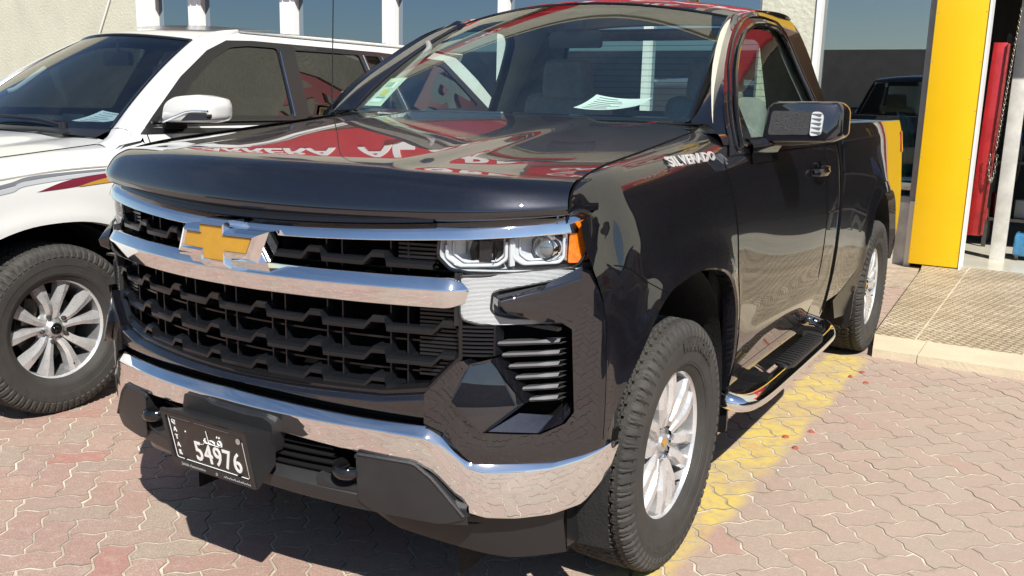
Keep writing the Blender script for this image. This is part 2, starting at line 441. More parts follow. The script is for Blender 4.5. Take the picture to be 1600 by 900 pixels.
# --- door lower panel
def door():
    mb = MB(); P = []
    def sy(z): return float(np.interp(z, [.46, .67, .87, .99, 1.13, 1.24, 1.31], [1.432, 1.425, 1.40, 1.38, 1.335, 1.285, 1.29]))
    def ry(z): return float(np.interp(z, [.46, .60, .72, .857, 1.155, 1.31], [2.60, 2.625, 2.64, 2.65, 2.665, 2.665]))
    zs = np.linspace(.495, 1.312, 44)
    for i in range(41):
        t = i/40; row = []
        for z in zs:
            y = sy(z)+(ry(z)-sy(z))*t; yy = y
            x = XS(yy, z)
            if yy < 1.43: x = XF(yy, z)
            # crease low on the door
            x += .010*math.exp(-((z-.62)/.05)**2)*min(1, t*5) - .008*math.exp(-((z-.98)/.16)**2)*math.sin(PI*min(1, t*1.0))
            row.append((x+.001, y, z))
        row.append((row[-1][0]-.03, y, 1.318)); row.insert(0, (row[0][0]-.02, y, .488)); P.append(row)
    mb.grid(P, flip=True); return mb
dm = door()
DOORS = [dm.build('door', PAINT, TR, smooth=40), dm.mirrored().build('door', PAINT, TR, smooth=40)]
# cab corner behind door + rocker
def cabrear():
    mb = MB(); P = []
    for z in np.linspace(.46, 1.30, 30):
        a = float(np.interp(z, [.46, .60, .72, .857, 1.155, 1.31], [2.605, 2.63, 2.645, 2.655, 2.67, 2.67])); row = []
        for y in np.linspace(a, 2.955, 10):
            row.append((XS(y, z)-.02*max(0, (y-2.90)/.055)**2, y, z))
        row.append((row[-1][0]-.06, 2.965, z)); P.append(row)
    mb.grid(P)
    R_ = []
    for y in np.linspace(1.44, 2.96, 24): R_.append([(XS(y, .5)-.012, y, .50), (XS(y, .46)-.004, y, .462), (XS(y, .42)-.006, y, .425), (XS(y, .40)-.06, y, .405), (.72, y, .40)])
    mb.grid(R_); return mb
cr_ = cabrear(); cr_.build('cab_corner', PAINT, TR, smooth=40); cr_.mirrored().build('cab_corner', PAINT, TR, smooth=40)
q = MB(); q.tube(side_path([(z_y, z_) for z_y, z_ in cat([(2.602, .48), (2.627, .60), (2.643, .72), (2.653, .857), (2.668, 1.155), (2.668, 1.31)], 4)], .0, XS), .0035, 6)
q.tube([(XS(2.98, z)-.01, 2.975, z) for z in np.linspace(.45, 1.34, 12)], .009, 6)
q.tube([(XS(y, .492)-.004, y, .492) for y in np.linspace(1.44, 2.6, 12)], .004, 6)
seam.join(q); seam.join(q.mirrored()); seam.build('panel_gap', SEAMM, TR)
# --- greenhouse
_gz = [1.2, 1.30, 1.4, 1.5, 1.6, 1.7, 1.8, 1.86, 1.9]; _gx = [.965, .94, .895, .85, .80, .755, .71, .675, .64]
def G(z): return _crs(z, _gz, _gx)
def gf(off=0): return lambda y, z, d: (G(z)+off-d, y, z)
WIN = fillet([(1.472, 1.322), (1.559, 1.443), (1.70, 1.562), (1.86, 1.665), (2.03, 1.742), (2.20, 1.783), (2.388, 1.799), (2.56, 1.797), (2.635, 1.755), (2.665, 1.655), (2.69, 1.56), (2.72, 1.42), (2.735, 1.322)], .05, 3)
WINO = fillet([(1.40, 1.30), (1.50, 1.455), (1.66, 1.585), (1.83, 1.69), (2.02, 1.775), (2.20, 1.815), (2.40, 1.83), (2.62, 1.826), (2.70, 1.775), (2.735, 1.66), (2.765, 1.55), (2.80, 1.42), (2.81, 1.30)], .05, 3)
OUTL = cat([(1.375, 1.335), (1.42, 1.415), (1.56, 1.545), (1.81, 1.70), (1.97, 1.77), (2.147, 1.815), (2.35, 1.845), (2.6, 1.862), (2.80, 1.864), (2.90, 1.856), (2.955, 1.82), (2.985, 1.76), (3.0, 1.68), (2.985, 1.57), (2.965, 1.48), (2.955, 1.40), (2.955, 1.29)], 3)
OUTL = [tuple(p) for p in OUTL]+[(1.33, 1.29)]
cs = MB(); cs.panel(OUTL, [WIN], gf(0), res=.035, depth=.0)
cs.build('cab_frame', PAINT, TR, smooth=50); cs.mirrored().build('cab_frame', PAINT, TR, smooth=50)
# window frame trims (black rubber) and door frame gap
for sgn in (1, -1):
    q = MB(); pts = [Vector(gf(.003)(y, z, 0)) for y, z in WIN]; pts.append(pts[0]); q.tube(pts, .010, 8)
    q.tube([Vector(gf(.001)(y, z, 0)) for y, z in WINO], .005, 6)
    wp = [(1.405, 1.318), (1.47, 1.322), (1.60, 1.49), (1.60, 1.50), (1.545, 1.47), (1.49, 1.43)]
    if sgn < 0: q = q.mirrored()
    q.build('window_trim', GLOSSB, TR)
    g = MB(); g.panel(WIN, [], gf(-.012), res=.08)
    if sgn < 0: g = g.mirrored()
    g.build('side_window', GLASS if sgn > 0 else GLASS, TR)
# pillars: windshield edge to outer line
WSE = [(.770, 1.425, 1.398), (.740, 1.585, 1.487), (.700, 1.775, 1.585), (.668, 1.95, 1.697), (.641, 2.111, 1.807)]
RE = [(.641, 2.111, 1.807), (.655, 2.22, 1.832), (.667, 2.35, 1.850), (.680, 2.6, 1.868), (.684, 2.80, 1.870), (.672, 2.90, 1.858)]
OL = [(1.375, 1.335), (1.52, 1.508), (1.68, 1.622), (1.85, 1.722), (2.05, 1.793)]
pl = MB()
a = cat(WSE, 6); b = cat([(G(z), y, z) for y, z in [(1.375, 1.335), (1.50, 1.49), (1.66, 1.61), (1.84, 1.715), (2.06, 1.795)]], 6)
pl.grid([[tuple(p), tuple(p*.66+q_*.34+np.array([.012, -.016, .014])), tuple(p*.30+q_*.70+np.array([.011, -.006, .008])), tuple(q_)] for p, q_ in zip(a, b)])
a2 = cat(RE, 6); b2 = cat([(G(z), y, z) for y, z in [(2.06, 1.795), (2.20, 1.824), (2.35, 1.845), (2.6, 1.862), (2.80, 1.864), (2.90, 1.856)]], 6)
pl.grid([[tuple(p), tuple(p*.5+q_*.5+np.array([.006, 0, .006])), tuple(q_)] for p, q_ in zip(a2, b2)])
pl.build('pillar', PAINT, TR, smooth=60); pl.mirrored().build('pillar', PAINT, TR, smooth=60)
# cowl corner: fender top rear / base of windshield
cw = MB(); rows = []
for u in np.linspace(-1, 1, 33):
    x = .80*u; yb = F(u*.885)+_crs(1.0, [0, 1], [0, 0])+1.40*(1-abs(u)**2.6)+1.127*abs(u)**2.6
    rows.append([(x, yb-.02, 1.385), (x, yb+.05, 1.380), (x*.97, yb+.20, 1.385)])
cw.grid(rows, flip=True); cw.build('cowl', SATIN, TR)
q = MB(); Q = []
for y in np.linspace(1.30, 1.47, 8):
    xs, zs = seam_pt(min(y, 1.45)); t = (y-1.30)/.17
    Q.append([(xs+.002, y, zs-.003), (xs+.05, y, zs-.008-.0*t), (.91, y, 1.36), (G(1.33), y+.01, 1.325)])
q.grid([[tuple(p) for p in cat(r_, 3)] for r_ in Q]); q.mirrored().build('cowl_corner', PAINT, TR, smooth=60); q.build('cowl_corner', PAINT, TR, smooth=60)
# windshield
def ws(u, v):
    bx, by, bz = .764*u, 1.428-.13*(1-u*u), 1.395-.005*(1-u*u)
    tx, ty, tz = .641*u, 2.111-.09*(1-u*u), 1.807+.062*(1-u*u)
    k = 4*v*(1-v)
    return (bx+(tx-bx)*v+.012*k*u, by+(ty-by)*v-.022*k, bz+(tz-bz)*v+.022*k)
g = MB(); g.grid([[ws(u, v) for v in np.linspace(0, 1, 17)] for u in np.linspace(-1, 1, 33)], flip=True); g.build('windshield', GLASS, TR)
fr = MB()
edge = [ws(-1, v) for v in np.linspace(0, 1, 14)]+[ws(u, 1) for u in np.linspace(-1, 1, 24)]+[ws(1, v) for v in np.linspace(1, 0, 14)]
fr.tube(edge, .006, 6)
band = [[ws(u, 0), tuple(np.array(ws(u, .03))+np.array([0, .006, -.004]))] for u in np.linspace(-1, 1, 33)]
fr.grid(band)
for s_ in (-1, 1): fr.grid([[tuple(np.array(ws(s_*1.0, v))+np.array([0, .005, -.004])), tuple(np.array(ws(s_*.975, v))+np.array([0, .006, -.006]))] for v in np.linspace(0, 1, 14)])
fr.build('windshield_trim', GLOSSB, TR)
# roof
rf = MB(); rows = []
rows.append([ws(u, 1) for u in np.linspace(-1, 1, 33)])
for y, xe, ze, zc in [(2.22, .655, 1.832, 1.896), (2.40, .670, 1.853, 1.916), (2.6, .680, 1.868, 1.928), (2.78, .684, 1.871, 1.928), (2.88, .675, 1.862, 1.912), (2.93, .66, 1.84, 1.885), (2.955, .655, 1.80, 1.85)]:
    rows.append([(xe*u, y-.06*(1-u*u)*(1 if y < 2.5 else (.3 if y < 2.8 else -.3)), ze+(zc-ze)*(1-abs(u)**2.4)) for u in np.linspace(-1, 1, 33)])
rr_ = [[tuple(p) for p in cat([rows[i][j] for i in range(len(rows))], 4)] for j in range(33)]
rf.grid(rr_, flip=True); rf.build('roof', PAINT, TR, smooth=60)
hl = MB(); hl.grid([[(p[0]*.97, p[1], p[2]-.03) for p in r_[3:-4]] for r_ in rr_]); hl.build('headliner', LIGHTTRIM, TR)
# cab back wall with rear window
def bw(x, z, d): return (x, 2.955+.0*x-.05*0+d-.035*(x/.7)**2, z)
bk = MB(); hole = fillet([(-.60, 1.415), (.60, 1.415), (.53, 1.775), (-.53, 1.775)], .05, 3)
bk.panel([(-.93, .5), (.93, .5), (.94, 1.30), (.845, 1.5), (.71, 1.79), (.60, 1.835), (-.60, 1.835), (-.71, 1.79), (-.845, 1.5), (-.94, 1.30)], [hole], bw, res=.08, depth=.02)
bk.build('cab_back_wall', PAINT, TR)
ib = MB(); ib.panel([(-.90, .5), (.90, .5), (.90, 1.30), (.80, 1.5), (.67, 1.79), (.58, 1.82), (-.58, 1.82), (-.67, 1.79), (-.80, 1.5), (-.90, 1.30)], [hole], lambda x, z, d: (x, bw(x, z, 0)[1]-.025, z), res=.12); ib.build('rear_trim', FABRIC, TR)
g = MB(); g.panel(hole, [], lambda x, z, d: (x, bw(x, z, 0)[1]+.008, z), res=.12); RW = g.build('rear_window', glass('rear_glass', (.72, .85, .80), 1, 1.4), TR)
q = MB()
for k in range(11):
    z = 1.44+k*.031; xx = .595-.07*(z-1.415)/.36; q.tube([(x, bw(x, z, 0)[1]+.004, z) for x in np.linspace(-xx, xx, 9)], .0011, 4, cap=False)
for x in (.62,): q.box((x, bw(x, 1.6, 0)[1], 1.595), (.018, .014, .37))
q.build('heater_lines', SATIN, RW)
# interior: pillar trims
for sgn in (1, -1):
    q = MB(); q.panel(OUTL, [WIN], gf(-.045), res=.08); 
    if sgn < 0: q = q.mirrored()
    q.build('pillar_trim', LIGHTTRIM, TR)
# inner doors
for s_ in (1, -1): MB().box((s_*.885, 2.1, 1.0), (.05, 1.35, .60), bev=.02).build('door_trim', FABRIC, TR)
# dashboard
db = MB(); prof = [(1.34, 1.372), (1.50, 1.377), (1.62, 1.372), (1.70, 1.345), (1.72, 1.28), (1.70, 1.10), (1.68, .90)]
db.grid([[(x, y-.07*(1-(x/.8)**2), z+(.018 if (x > .15 and x < .62 and 1.5 < y < 1.71) else 0)) for y, z in prof] for x in np.linspace(-.80, .80, 21)], flip=True)
db.box((.38, 1.66, 1.37), (.42, .16, .07), bev=.03)
DB = db.build('dashboard', DASH, TR)
q = MB(); q.box((0, 1.735, 1.22), (.30, .02, .16), bev=.005); q.build('centre_screen', GLOSSB, DB)
# steering wheel
sw = MB(); cxs = Vector((.38, 1.98, 1.20)); rt = Matrix.Rotation(R(-24), 3, 'X')
sw.tube([cxs+rt @ Vector((.185*math.cos(a), 0, .185*math.sin(a))) for a in np.linspace(0, 2*PI, 41)], .015, 10, cap=False)
for a in (0, PI, -PI/2): sw.tube([cxs, cxs+rt @ Vector((.18*math.cos(a), 0, .18*math.sin(a)))], .014, 8)
sw.box(tuple(cxs), (.12, .05, .10), rot=rt, bev=.02); sw.tube([cxs, cxs+Vector((0, -.30, .0))], .03, 10)
sw.build('steering_wheel', SATIN, TR)
# seats
def seat(x):
    mb = MB(); mb.box((x, 2.42, .93), (.50, .52, .17), bev=.06)
    mb.box((x, 2.66, 1.20), (.50, .15, .60), bev=.06, rot=Matrix.Rotation(R(-14), 3, 'X'))
    s = mb.build('seat', FABRIC, TR, smooth=60)
    h = MB()
    hw, hh = .135, .105; ring = []
    P_ = fillet([(-hw, -hh), (hw, -hh), (hw*.9, hh), (-hw*.9, hh)], .05, 5)
    for dy, sc in ((-.055, .82), (-.045, .97), (0, 1.0), (.04, .97), (.05, .8)): ring.append([(x+p[0]*sc, 2.70+dy, 1.565+p[1]*sc) for p in P_])
    h.grid(ring, closed_v=True); o = len(h.v); n_ = len(P_); h.add(ring[0]+ring[-1], [tuple(range(n_))[::-1], tuple(range(n_, 2*n_))])
    h.build('headrest', FABRIC, s, smooth=60)
    q_ = MB(); q_.tube([(x-.06, 2.71, 1.38), (x-.06, 2.70, 1.50)], .007, 6); q_.tube([(x+.06, 2.71, 1.38), (x+.06, 2.70, 1.50)], .007, 6); q_.build('headrest_post', CHROME, s)
seat(-.40); seat(.40)
q = MB(); q.box((0, 2.50, .98), (.24, .5, .2), bev=.04); q.build('centre_console', FABRIC, TR)
# floor/inner body block so light does not leak
q = MB(); q.box((0, 2.2, .52), (1.74, 1.5, .12)); q.box((0, 1.40, .88), (1.6, .06, .90)); q.build('cab_floor', DARKVOID, TR)
# rear-view mirror, visors
q = MB(); P_ = fillet([(-.125, -.035), (.125, -.035), (.118, .035), (-.118, .035)], .02, 4)
q.prism(P_, lambda a_, b_, d: (.02+a_, 2.00+d-.05, 1.715+b_), 0, .03); q.tube([(.02, 1.97, 1.75), (.02, 1.99, 1.80)], .012, 8); q.box((.02, 1.96, 1.775), (.09, .05, .05), bev=.012)
q.build('rear_view_mirror', SATIN, TR)
q = MB()
for x in (-.34, .36): MB().box((x, 2.22, 1.842), (.40, .15, .014), bev=.005, rot=Matrix.Rotation(R(12), 3, 'X')).build('sun_visor', FABRIC, TR)
# grab handle on passenger pillar
q = MB(); q.tube(cat([(-.745, 1.60, 1.49), (-.70, 1.63, 1.52), (-.66, 1.74, 1.61), (-.655, 1.82, 1.67), (-.69, 1.86, 1.70)], 5), .014, 8); q.build('grab_handle', FABRIC, TR)
# inspection sticker low on the passenger side of the windshield
q = MB(); 
def wso(u, v, o=.008): p = np.array(ws(u, v)); return tuple(p+np.array([0, o, -o*.6]))
q.grid([[wso(u, v) for v in np.linspace(.05, .30, 6)] for u in np.linspace(-.955, -.80, 6)]); ST = q.build('inspection_sticker', mat('sticker_green', (.55, .66, .52), .6), TR)
for k, (u0, v0, w_, h_, cc) in enumerate([(-.93, .22, .06, .04, (.25, .42, .28)), (-.90, .14, .05, .05, (.62, .55, .12)), (-.93, .08, .09, .03, (.80, .82, .78)), (-.86, .20, .03, .06, (.8, .82, .78)), (-.91, .115, .08, .012, (.2, .35, .3))]):
    q = MB(); q.grid([[wso(u, v, .0065) for v in (v0, v0+h_)] for u in (u0, u0+w_)]); q.build('sticker_print', mat('sticker_ink', cc, .6), ST)
# shark fin
sf = MB(); rr2 = []
for t, w_, h_ in [(0, .010, .004), (.25, .028, .02), (.5, .032, .045), (.75, .026, .070), (.92, .018, .078), (1, .010, .03)]:
    y = 2.62+t*.17; rr2.append([(.25+w_*math.cos(a), y, 1.918+h_*max(0, math.sin(a))**.8) for a in np.linspace(0, PI, 11)])
sf.grid(rr2); sf.build('antenna_fin', GLOSSB, TR, smooth=60)
# mast antenna on the far fender
q = MB(); q.tube([(-.868, 1.40, 1.36), (-.872, 1.41, 1.39)], [.018, .010], 10); q.tube([(-.872, 1.41, 1.39), (-.88, 1.445, 2.10)], .0028, 6); q.build('mast_antenna', SATIN, TR)

# ------------------------------------------------ front end
def prof_sweep(xs, sec):
    """sec(x) -> list of (off, z); returns mesh swept across the front"""
    mb = MB(); mb.grid([[(x, F(x)+o, z) for o, z in sec(x)] for x in xs], flip=True); return mb
# upper chrome bar
def ubar(x):
    x = abs(x); b = .055*x*x; e = min(1, max(0, (x-.60)/.26))
    zt, zb = 1.131+b*1.15, 1.090+b*.95
    return fillet([(.085, zt+.000), (.052, zt-.001), (.034, zt-.019-.002*e), (.024, zb+.003), (.045, zb), (.10, zb)], .0035, 3, False)
mb = prof_sweep(np.linspace(-.862, .862, 91), ubar)
for s_ in (-1, 1):
    P_ = [(s_*.862, F(.862)+o, z) for o, z in ubar(.862)]; P2 = [(s_*.885, p[1]+.05, p[2]) for p in P_]; mb.grid([P_, P2] if s_ > 0 else [P2, P_], flip=True)
mb.build('upper_chrome_bar', CHROME, TR, smooth=28)
# black filler over upper bar
mb = prof_sweep(np.linspace(-.60, .60, 41), lambda x: [(.07, 1.150+.065*x*x), (.04, 1.146+.065*x*x-.004), (.036, 1.133+.063*x*x), (.06, 1.130+.063*x*x)])
mb.build('grille_top_seal', GLOSSB, TR)
# middle chrome bar
def mbar(x):
    x = abs(x); e = max(0, (x-.64)/.036); c = .012*e*e
    return fillet([(.060, 1.027-c*.3), (.020+c, 1.021-c), (.000+c, .992), (.012+c, .945+c), (.050, .936+c)], .004, 3, False)
xs = list(np.linspace(-.64, .64, 61)); mb = prof_sweep([-.676, -.668, -.655]+xs+[.655, .668, .676], mbar)
for s_ in (-1, 1):
    P_ = [(s_*.676, F(.676)+o, z) for o, z in mbar(.676)]; P2 = [(s_*.694, p[1]+.035, (p[2]-.98)*.9+.98) for p in P_]; P3 = [(s_*.698, p[1]+.07, p[2]) for p in P2]
    mb.grid([P_, P2, P3] if s_ > 0 else [P3, P2, P_], flip=True)
mb.build('middle_chrome_bar', CHROME, TR, smooth=28)
# grille mesh (honeycomb-like stepped slats)
GR = prof_sweep(np.linspace(-.72, .72, 25), lambda x: [(.14, 1.12), (.16, .70)]).build('grille_backing', DARKVOID, TR)
def slat(z0, xa, xb, off=.035, h=.015, per=.178, ph=.306, up=.022):
    """stepped slat"""
    k0 = math.floor((xa-ph)/per)-1; pts = []
    for k in range(k0, k0+14):
        b = ph+k*per
        pts += [(b+.001, z0), (b+.115, z0), (b+.136, z0+up), (b+.172, z0+up), (b+.177, z0)]
    pts = [p for p in pts if xa <= p[0] <= xb]; pts = [(xa, pts[0][1])]+pts+[(xb, pts[-1][1])]
    mb = MB(); rows = []
    for x, z in pts:
        y = F(x)+off; rows.append([(x, y+.055, z+.006), (x, y+.010, z+.002), (x, y, z-.004), (x, y+.002, z-h), (x, y+.05, z-h-.004)])
    mb.grid(rows, flip=True); return mb
SL = mat('slat_black', (.008, .009, .011), .24, 0, .15, .35)
for z0, xe in ((1.052, .60),): slat(z0, -xe, xe).build('grille_slat', SL, GR, smooth=25)
for z0, xe in ((.884, .665), (.802, .665), (.727, .60)): slat(z0, -xe, xe).build('grille_slat', SL, GR, smooth=25)
for k in range(-6, 4):
  if True:
    for dx in (0.0, .045):
        x = .306+k*.178+dx-.004
        rib = MB()
        if abs(x) < .64: rib.box((x, F(x)+.085, 1.055), (.005, .05, .09)).build('grille_rib', SL, GR, smooth=0)
        rib = MB()
        if abs(x) < .67: rib.box((x, F(x)+.085, .825), (.005, .05, .24)).build('grille_rib', SL, GR, smooth=0)
# thin rear cross bars
q = MB()
for z in (1.030, .846, .765): q.join(prof_sweep(np.linspace(-.66, .66, 31), lambda x, z=z: [(.085, z+.003), (.075, z), (.075, z-.005), (.09, z-.008)]))
q.build('grille_crossbar', SL, GR)
# ribbed side cheeks of the grille
for (xa, xb, za, zb) in ((.50, .60, 1.035, 1.10), (.555, .668, .755, .935)):
    q = MB(); n_ = int((zb-za)/.0105)
    for k in range(n_):
        z = za+(k+.5)*(zb-za)/n_
        xx0 = xa+.0; pts = [(x, F(x)+.060, z) for x in np.linspace(xx0, xb, 5)]
        rows = [[(p[0], p[1]+.012, z+.0052), (p[0], p[1], z+.003), (p[0], p[1], z-.003), (p[0], p[1]+.012, z-.0052)] for p in pts]
        q.grid(rows, flip=True)
    q2 = q.mirrored(); q.build('grille_cheek', SL, GR); q2.build('grille_cheek', SL, GR)
# grille surround frame (black gloss) around lower opening
LOWO = [(-.674, .952), (-.676, .815), (-.597, .722), (-.48, .704), (-.2, .697), (0, .694), (.2, .697), (.48, .704), (.597, .722), (.676, .815), (.674, .952)]
LOWI = [(.655, .945), (.657, .822), (.588, .742), (.478, .724), (.2, .716), (0, .713), (-.2, .716), (-.478, .724), (-.588, .742), (-.657, .822), (-.655, .945)]
q = MB(); n_ = len(LOWO); LI = list(reversed(LOWI))
def dens(P, k=5): return [tuple(np.array(P[i])+(np.array(P[i+1])-np.array(P[i]))*t/k) for i in range(len(P)-1) for t in range(k)]+[tuple(P[-1])]
A_, B_ = dens(LOWO), dens(LI)
q.grid([[(a[0], F(a[0])+.030, a[1]), (a[0]*.5+b_[0]*.5, F(a[0])+.028, a[1]*.5+b_[1]*.5), (b_[0], F(b_[0])+.045, b_[1]), (b_[0], F(b_[0])+.12, b_[1])] for a, b_ in zip(A_, B_)])
q.build('grille_surround', GLOSSB, TR, recalc=True)
# --- emblem
bow = [(-.045, 1.127), (.047, 1.127), (.047, 1.106), (.180, 1.108), (.142, 1.022), (.047, 1.022), (.047, .996), (-.051, .996), (-.051, 1.016), (-.160, 1.016), (-.125, 1.104), (-.045, 1.106)]
bow = [(x+.008, z) for x, z in bow]
bi = [(-.037, 1.110), (.046, 1.110), (.046, 1.087), (.140, 1.087), (.122, 1.048), (.046, 1.048), (.046, 1.021), (-.033, 1.021), (-.033, 1.047), (-.112, 1.049), (-.098, 1.087), (-.037, 1.087)]
bi = [(x*1.0+.002, z) for x, z in bi]
q = MB()
q.prism(bow, lambda x, z, d: (x, F(x)-.012+d, z), 0, .05)
def scl(P, s, c=(.005, 1.065)): return [(c[0]+(p[0]-c[0])*s, c[1]+(p[1]-c[1])*s) for p in P]
cxy = np.array([.005, 1.065])
ins = [tuple(np.array(b_)*.45+np.array(a)*.55) for a, b_ in zip(bow, bi)]
q.grid([[(p[0], F(p[0])-.012, p[1]) for p in bow], [(p[0], F(p[0])-.030, p[1]) for p in ins], [(p[0], F(p[0])-.033, p[1]) for p in [tuple(np.array(b_)*.8+np.array(a)*.2) for a, b_ in zip(bow, bi)]], [(p[0], F(p[0])-.026, p[1]) for p in bi]], closed_v=True)
EM = q.build('emblem', CHROME, TR, smooth=20, recalc=True)
q = MB(); q.prism(bi, lambda x, z, d: (x, F(x)-.0275+d, z), 0, .01); q.build('emblem_badge', GOLD, EM, smooth=0, recalc=True)

# --- body-coloured bumper cover
# centre band under grille
def band(x):
    x = abs(x); t = min(1, max(0, (x-.48)/.12))
    zt = .697+.0*x+.03*t; zt = float(np.interp(x, [0, .2, .48, .60], [.694, .697, .704, .722]))
    zb = float(np.interp(x, [0, .2, .48, .60], [.674, .669, .656, .650]))
    return fillet([(.05, zt+.004), (.024, zt-.002), (.008, zt-.015), (.016, zb+.004), (.050, zb-.002)], .004, 3, False)
mb = prof_sweep(np.linspace(-.60, .60, 61), band)
def corner():
    mb = MB()
    out = [(.598, .722), (.677, .812), (.690, .816), (.703, .803), (.690, .765), (.672, .715), (.735, .628), (.845, .617), (.888, .640), (.902, .668), (.893, .890), (.872, .912), (.905, .915), (.905, 1.040), (.918, 1.030), (.934, .985), (.950, .92), (.957, .82), (.957, .545), (.930, .536), (.867, .528), (.784, .535), (.712, .542), (.645, .625), (.598, .644)]
    def fn(x, z, d):
        # gentle crown; tuck the lowest edge inward
        t = max(0, (.575-z)/.04) if x > .68 else 0
        return (x, F(x)+.006+.012*t*t+d, z)
    mb.panel(out, [], fn, res=.016, depth=.05)
    return mb
cm_ = corner(); mb.join(cm_); mb.join(cm_.mirrored())
BC = mb.build('bumper_cover', PAINT, TR, smooth=38)
# pieces of relief per side
def poly3(mb, pts):
    mb.add([(p[0], F(p[0])+p[2], p[1]) for p in pts], [tuple(range(len(pts)))]); return mb
for sgn in (1, -1):
    q = MB()
    # angled pentagon facet (raised)
    C1, D1, E1, B1, A1, Z1 = (.700, .806), (.750, .822), (.815, .703), (.745, .632), (.672, .715), (.682, .752)
    ring = [C1, D1, E1, B1, A1, Z1]; cen = (.738, .725)
    rr_o = [(p[0], p[1], .010) for p in ring]; inr = [(p[0]*.95+cen[0]*.05, p[1]*.95+cen[1]*.05) for p in ring]; inr = [(p[0], p[1], .200+(p[0]-.745)*.75+(p[1]-.632)*.26-.052-F(p[0])) for p in inr]
    for i in range(6): poly3(q, [rr_o[i], inr[i], inr[(i+1) % 6], rr_o[(i+1) % 6]])
    poly3(q, list(reversed(inr)))
    # inner side wall of facet toward slats
    poly3(q, [(D1[0], D1[1], .0), (D1[0]+.004, D1[1], .08), (E1[0]+.004, E1[1], .08), (E1[0], E1[1], .0)])
    # bottom ledge
    E2, F2 = (.818, .700), (.876, .692)
    L1, L2, L3, L4 = (.745, .632), (.842, .622), (.884, .643), (.898, .668)
    poly3(q, [(L1[0], L1[1], .004), (L2[0], L2[1], .002), (F2[0]-.02, .655, .045), (.79, .668, .045)])
    poly3(q, [(L2[0], L2[1], .002), (L3[0], L3[1], .0), (.868, .672, .05), (F2[0]-.02, .655, .045)])
    poly3(q, [(L3[0], L3[1], .0), (L4[0], L4[1], .002), (.876, .69, .055), (.868, .672, .05)])
    poly3(q, [(L4[0], L4[1], .004), (.892, .892, .006), (.876, .886, .07), (.876, .69, .055)])
    poly3(q, [(.892, .892, .006), (.870, .912, .006), (.858, .903, .06), (.876, .886, .07)])
    if sgn < 0: q = q.mirrored()
    q.build('vent_facet', PAINT, BC, smooth=50, recalc=True, weld=1e-3, bevel=.0035)
    # vent backing + slats
    q = MB(); poly3(q, [(.668, .915, .085), (.90, .915, .085), (.90, .63, .085), (.668, .63, .085)]); 
    if sgn < 0: q = q.mirrored()
    VB = q.build('vent_backing', DARKVOID, BC)
    VS = VB
    for k in range(6):
        z = .858-k*.030; q = MB(); xl = .752+max(0, k-.3)*.0135; xr = .868
        sec = []
        for x in (xl, xl+.012, .825, .845, xr): 
            w_ = .5 if x == xl else 1; ex = .006 if x >= .845 else 0
            sec.append([(x, F(x)+.075, z+.001), (x, F(x)+.030-ex*.6, z+.0035+ex*.5), (x, F(x)+.024-ex, z-.001), (x, F(x)+.030-ex*.6, z-.007), (x, F(x)+.075, z-.010)])
        q.grid(sec, flip=True)
        if sgn < 0: q = q.mirrored()
        q.build('vent_slat', mat('vent_slat_grey', (.085, .085, .09), .45, .3, .2, .5) if (k == 0 and sgn > 0) else bpy.data.materials['vent_slat_grey'], VS, smooth=20)
    q = MB()
    for k in range(8):   # ribbed black block
        z = .897-k*.0105; rows = [[(x, F(x)+.042, z+.005), (x, F(x)+.030, z+.003), (x, F(x)+.030, z-.002), (x, F(x)+.042, z-.0045)] for x in np.linspace(.672, .742, 4)]; q.grid(rows, flip=True)
    for k in range(9):
        z = .90-k*.0095
    q.box((.746, F(.746)+.045, .865), (.006, .04, .08)); q.box((.80, F(.80)+.06, .899), (.17, .02, .007))
    if sgn < 0: q = q.mirrored()
    q.build('vent_ribs', SL, VS)
    # wedge between the arms of the daytime lamp
    q = MB()
    Wo = [(.752, .982), (.846, 1.009), (.905, 1.050), (.912, .905), (.848, .912), (.776, .935)]
    o_ = [.012, .005, .006, .006, .004, .010]
    tip1, tip2 = (.772, .980), (.775, .948)
    inn = [(.775, .974, -.030), (.846, .996, -.020), (.905, 1.02, .004), (.912, .93, .004), (.85, .935, -.006), (.785, .950, -.028)]
    out_ = [(a[0], a[1], o) for a, o in zip(Wo, o_)]
    for i in range(6):
        if i == 2: continue
        poly3(q, [out_[i], out_[(i+1) % 6], inn[(i+1) % 6], inn[i]])
    poly3(q, [inn[0], inn[1], inn[4], inn[5]]); poly3(q, [inn[1], inn[2], inn[3], inn[4]])
    if sgn < 0: q = q.mirrored()
    q.build('lamp_wedge', PAINT, BC, smooth=50, recalc=True, weld=1e-3, bevel=.004)
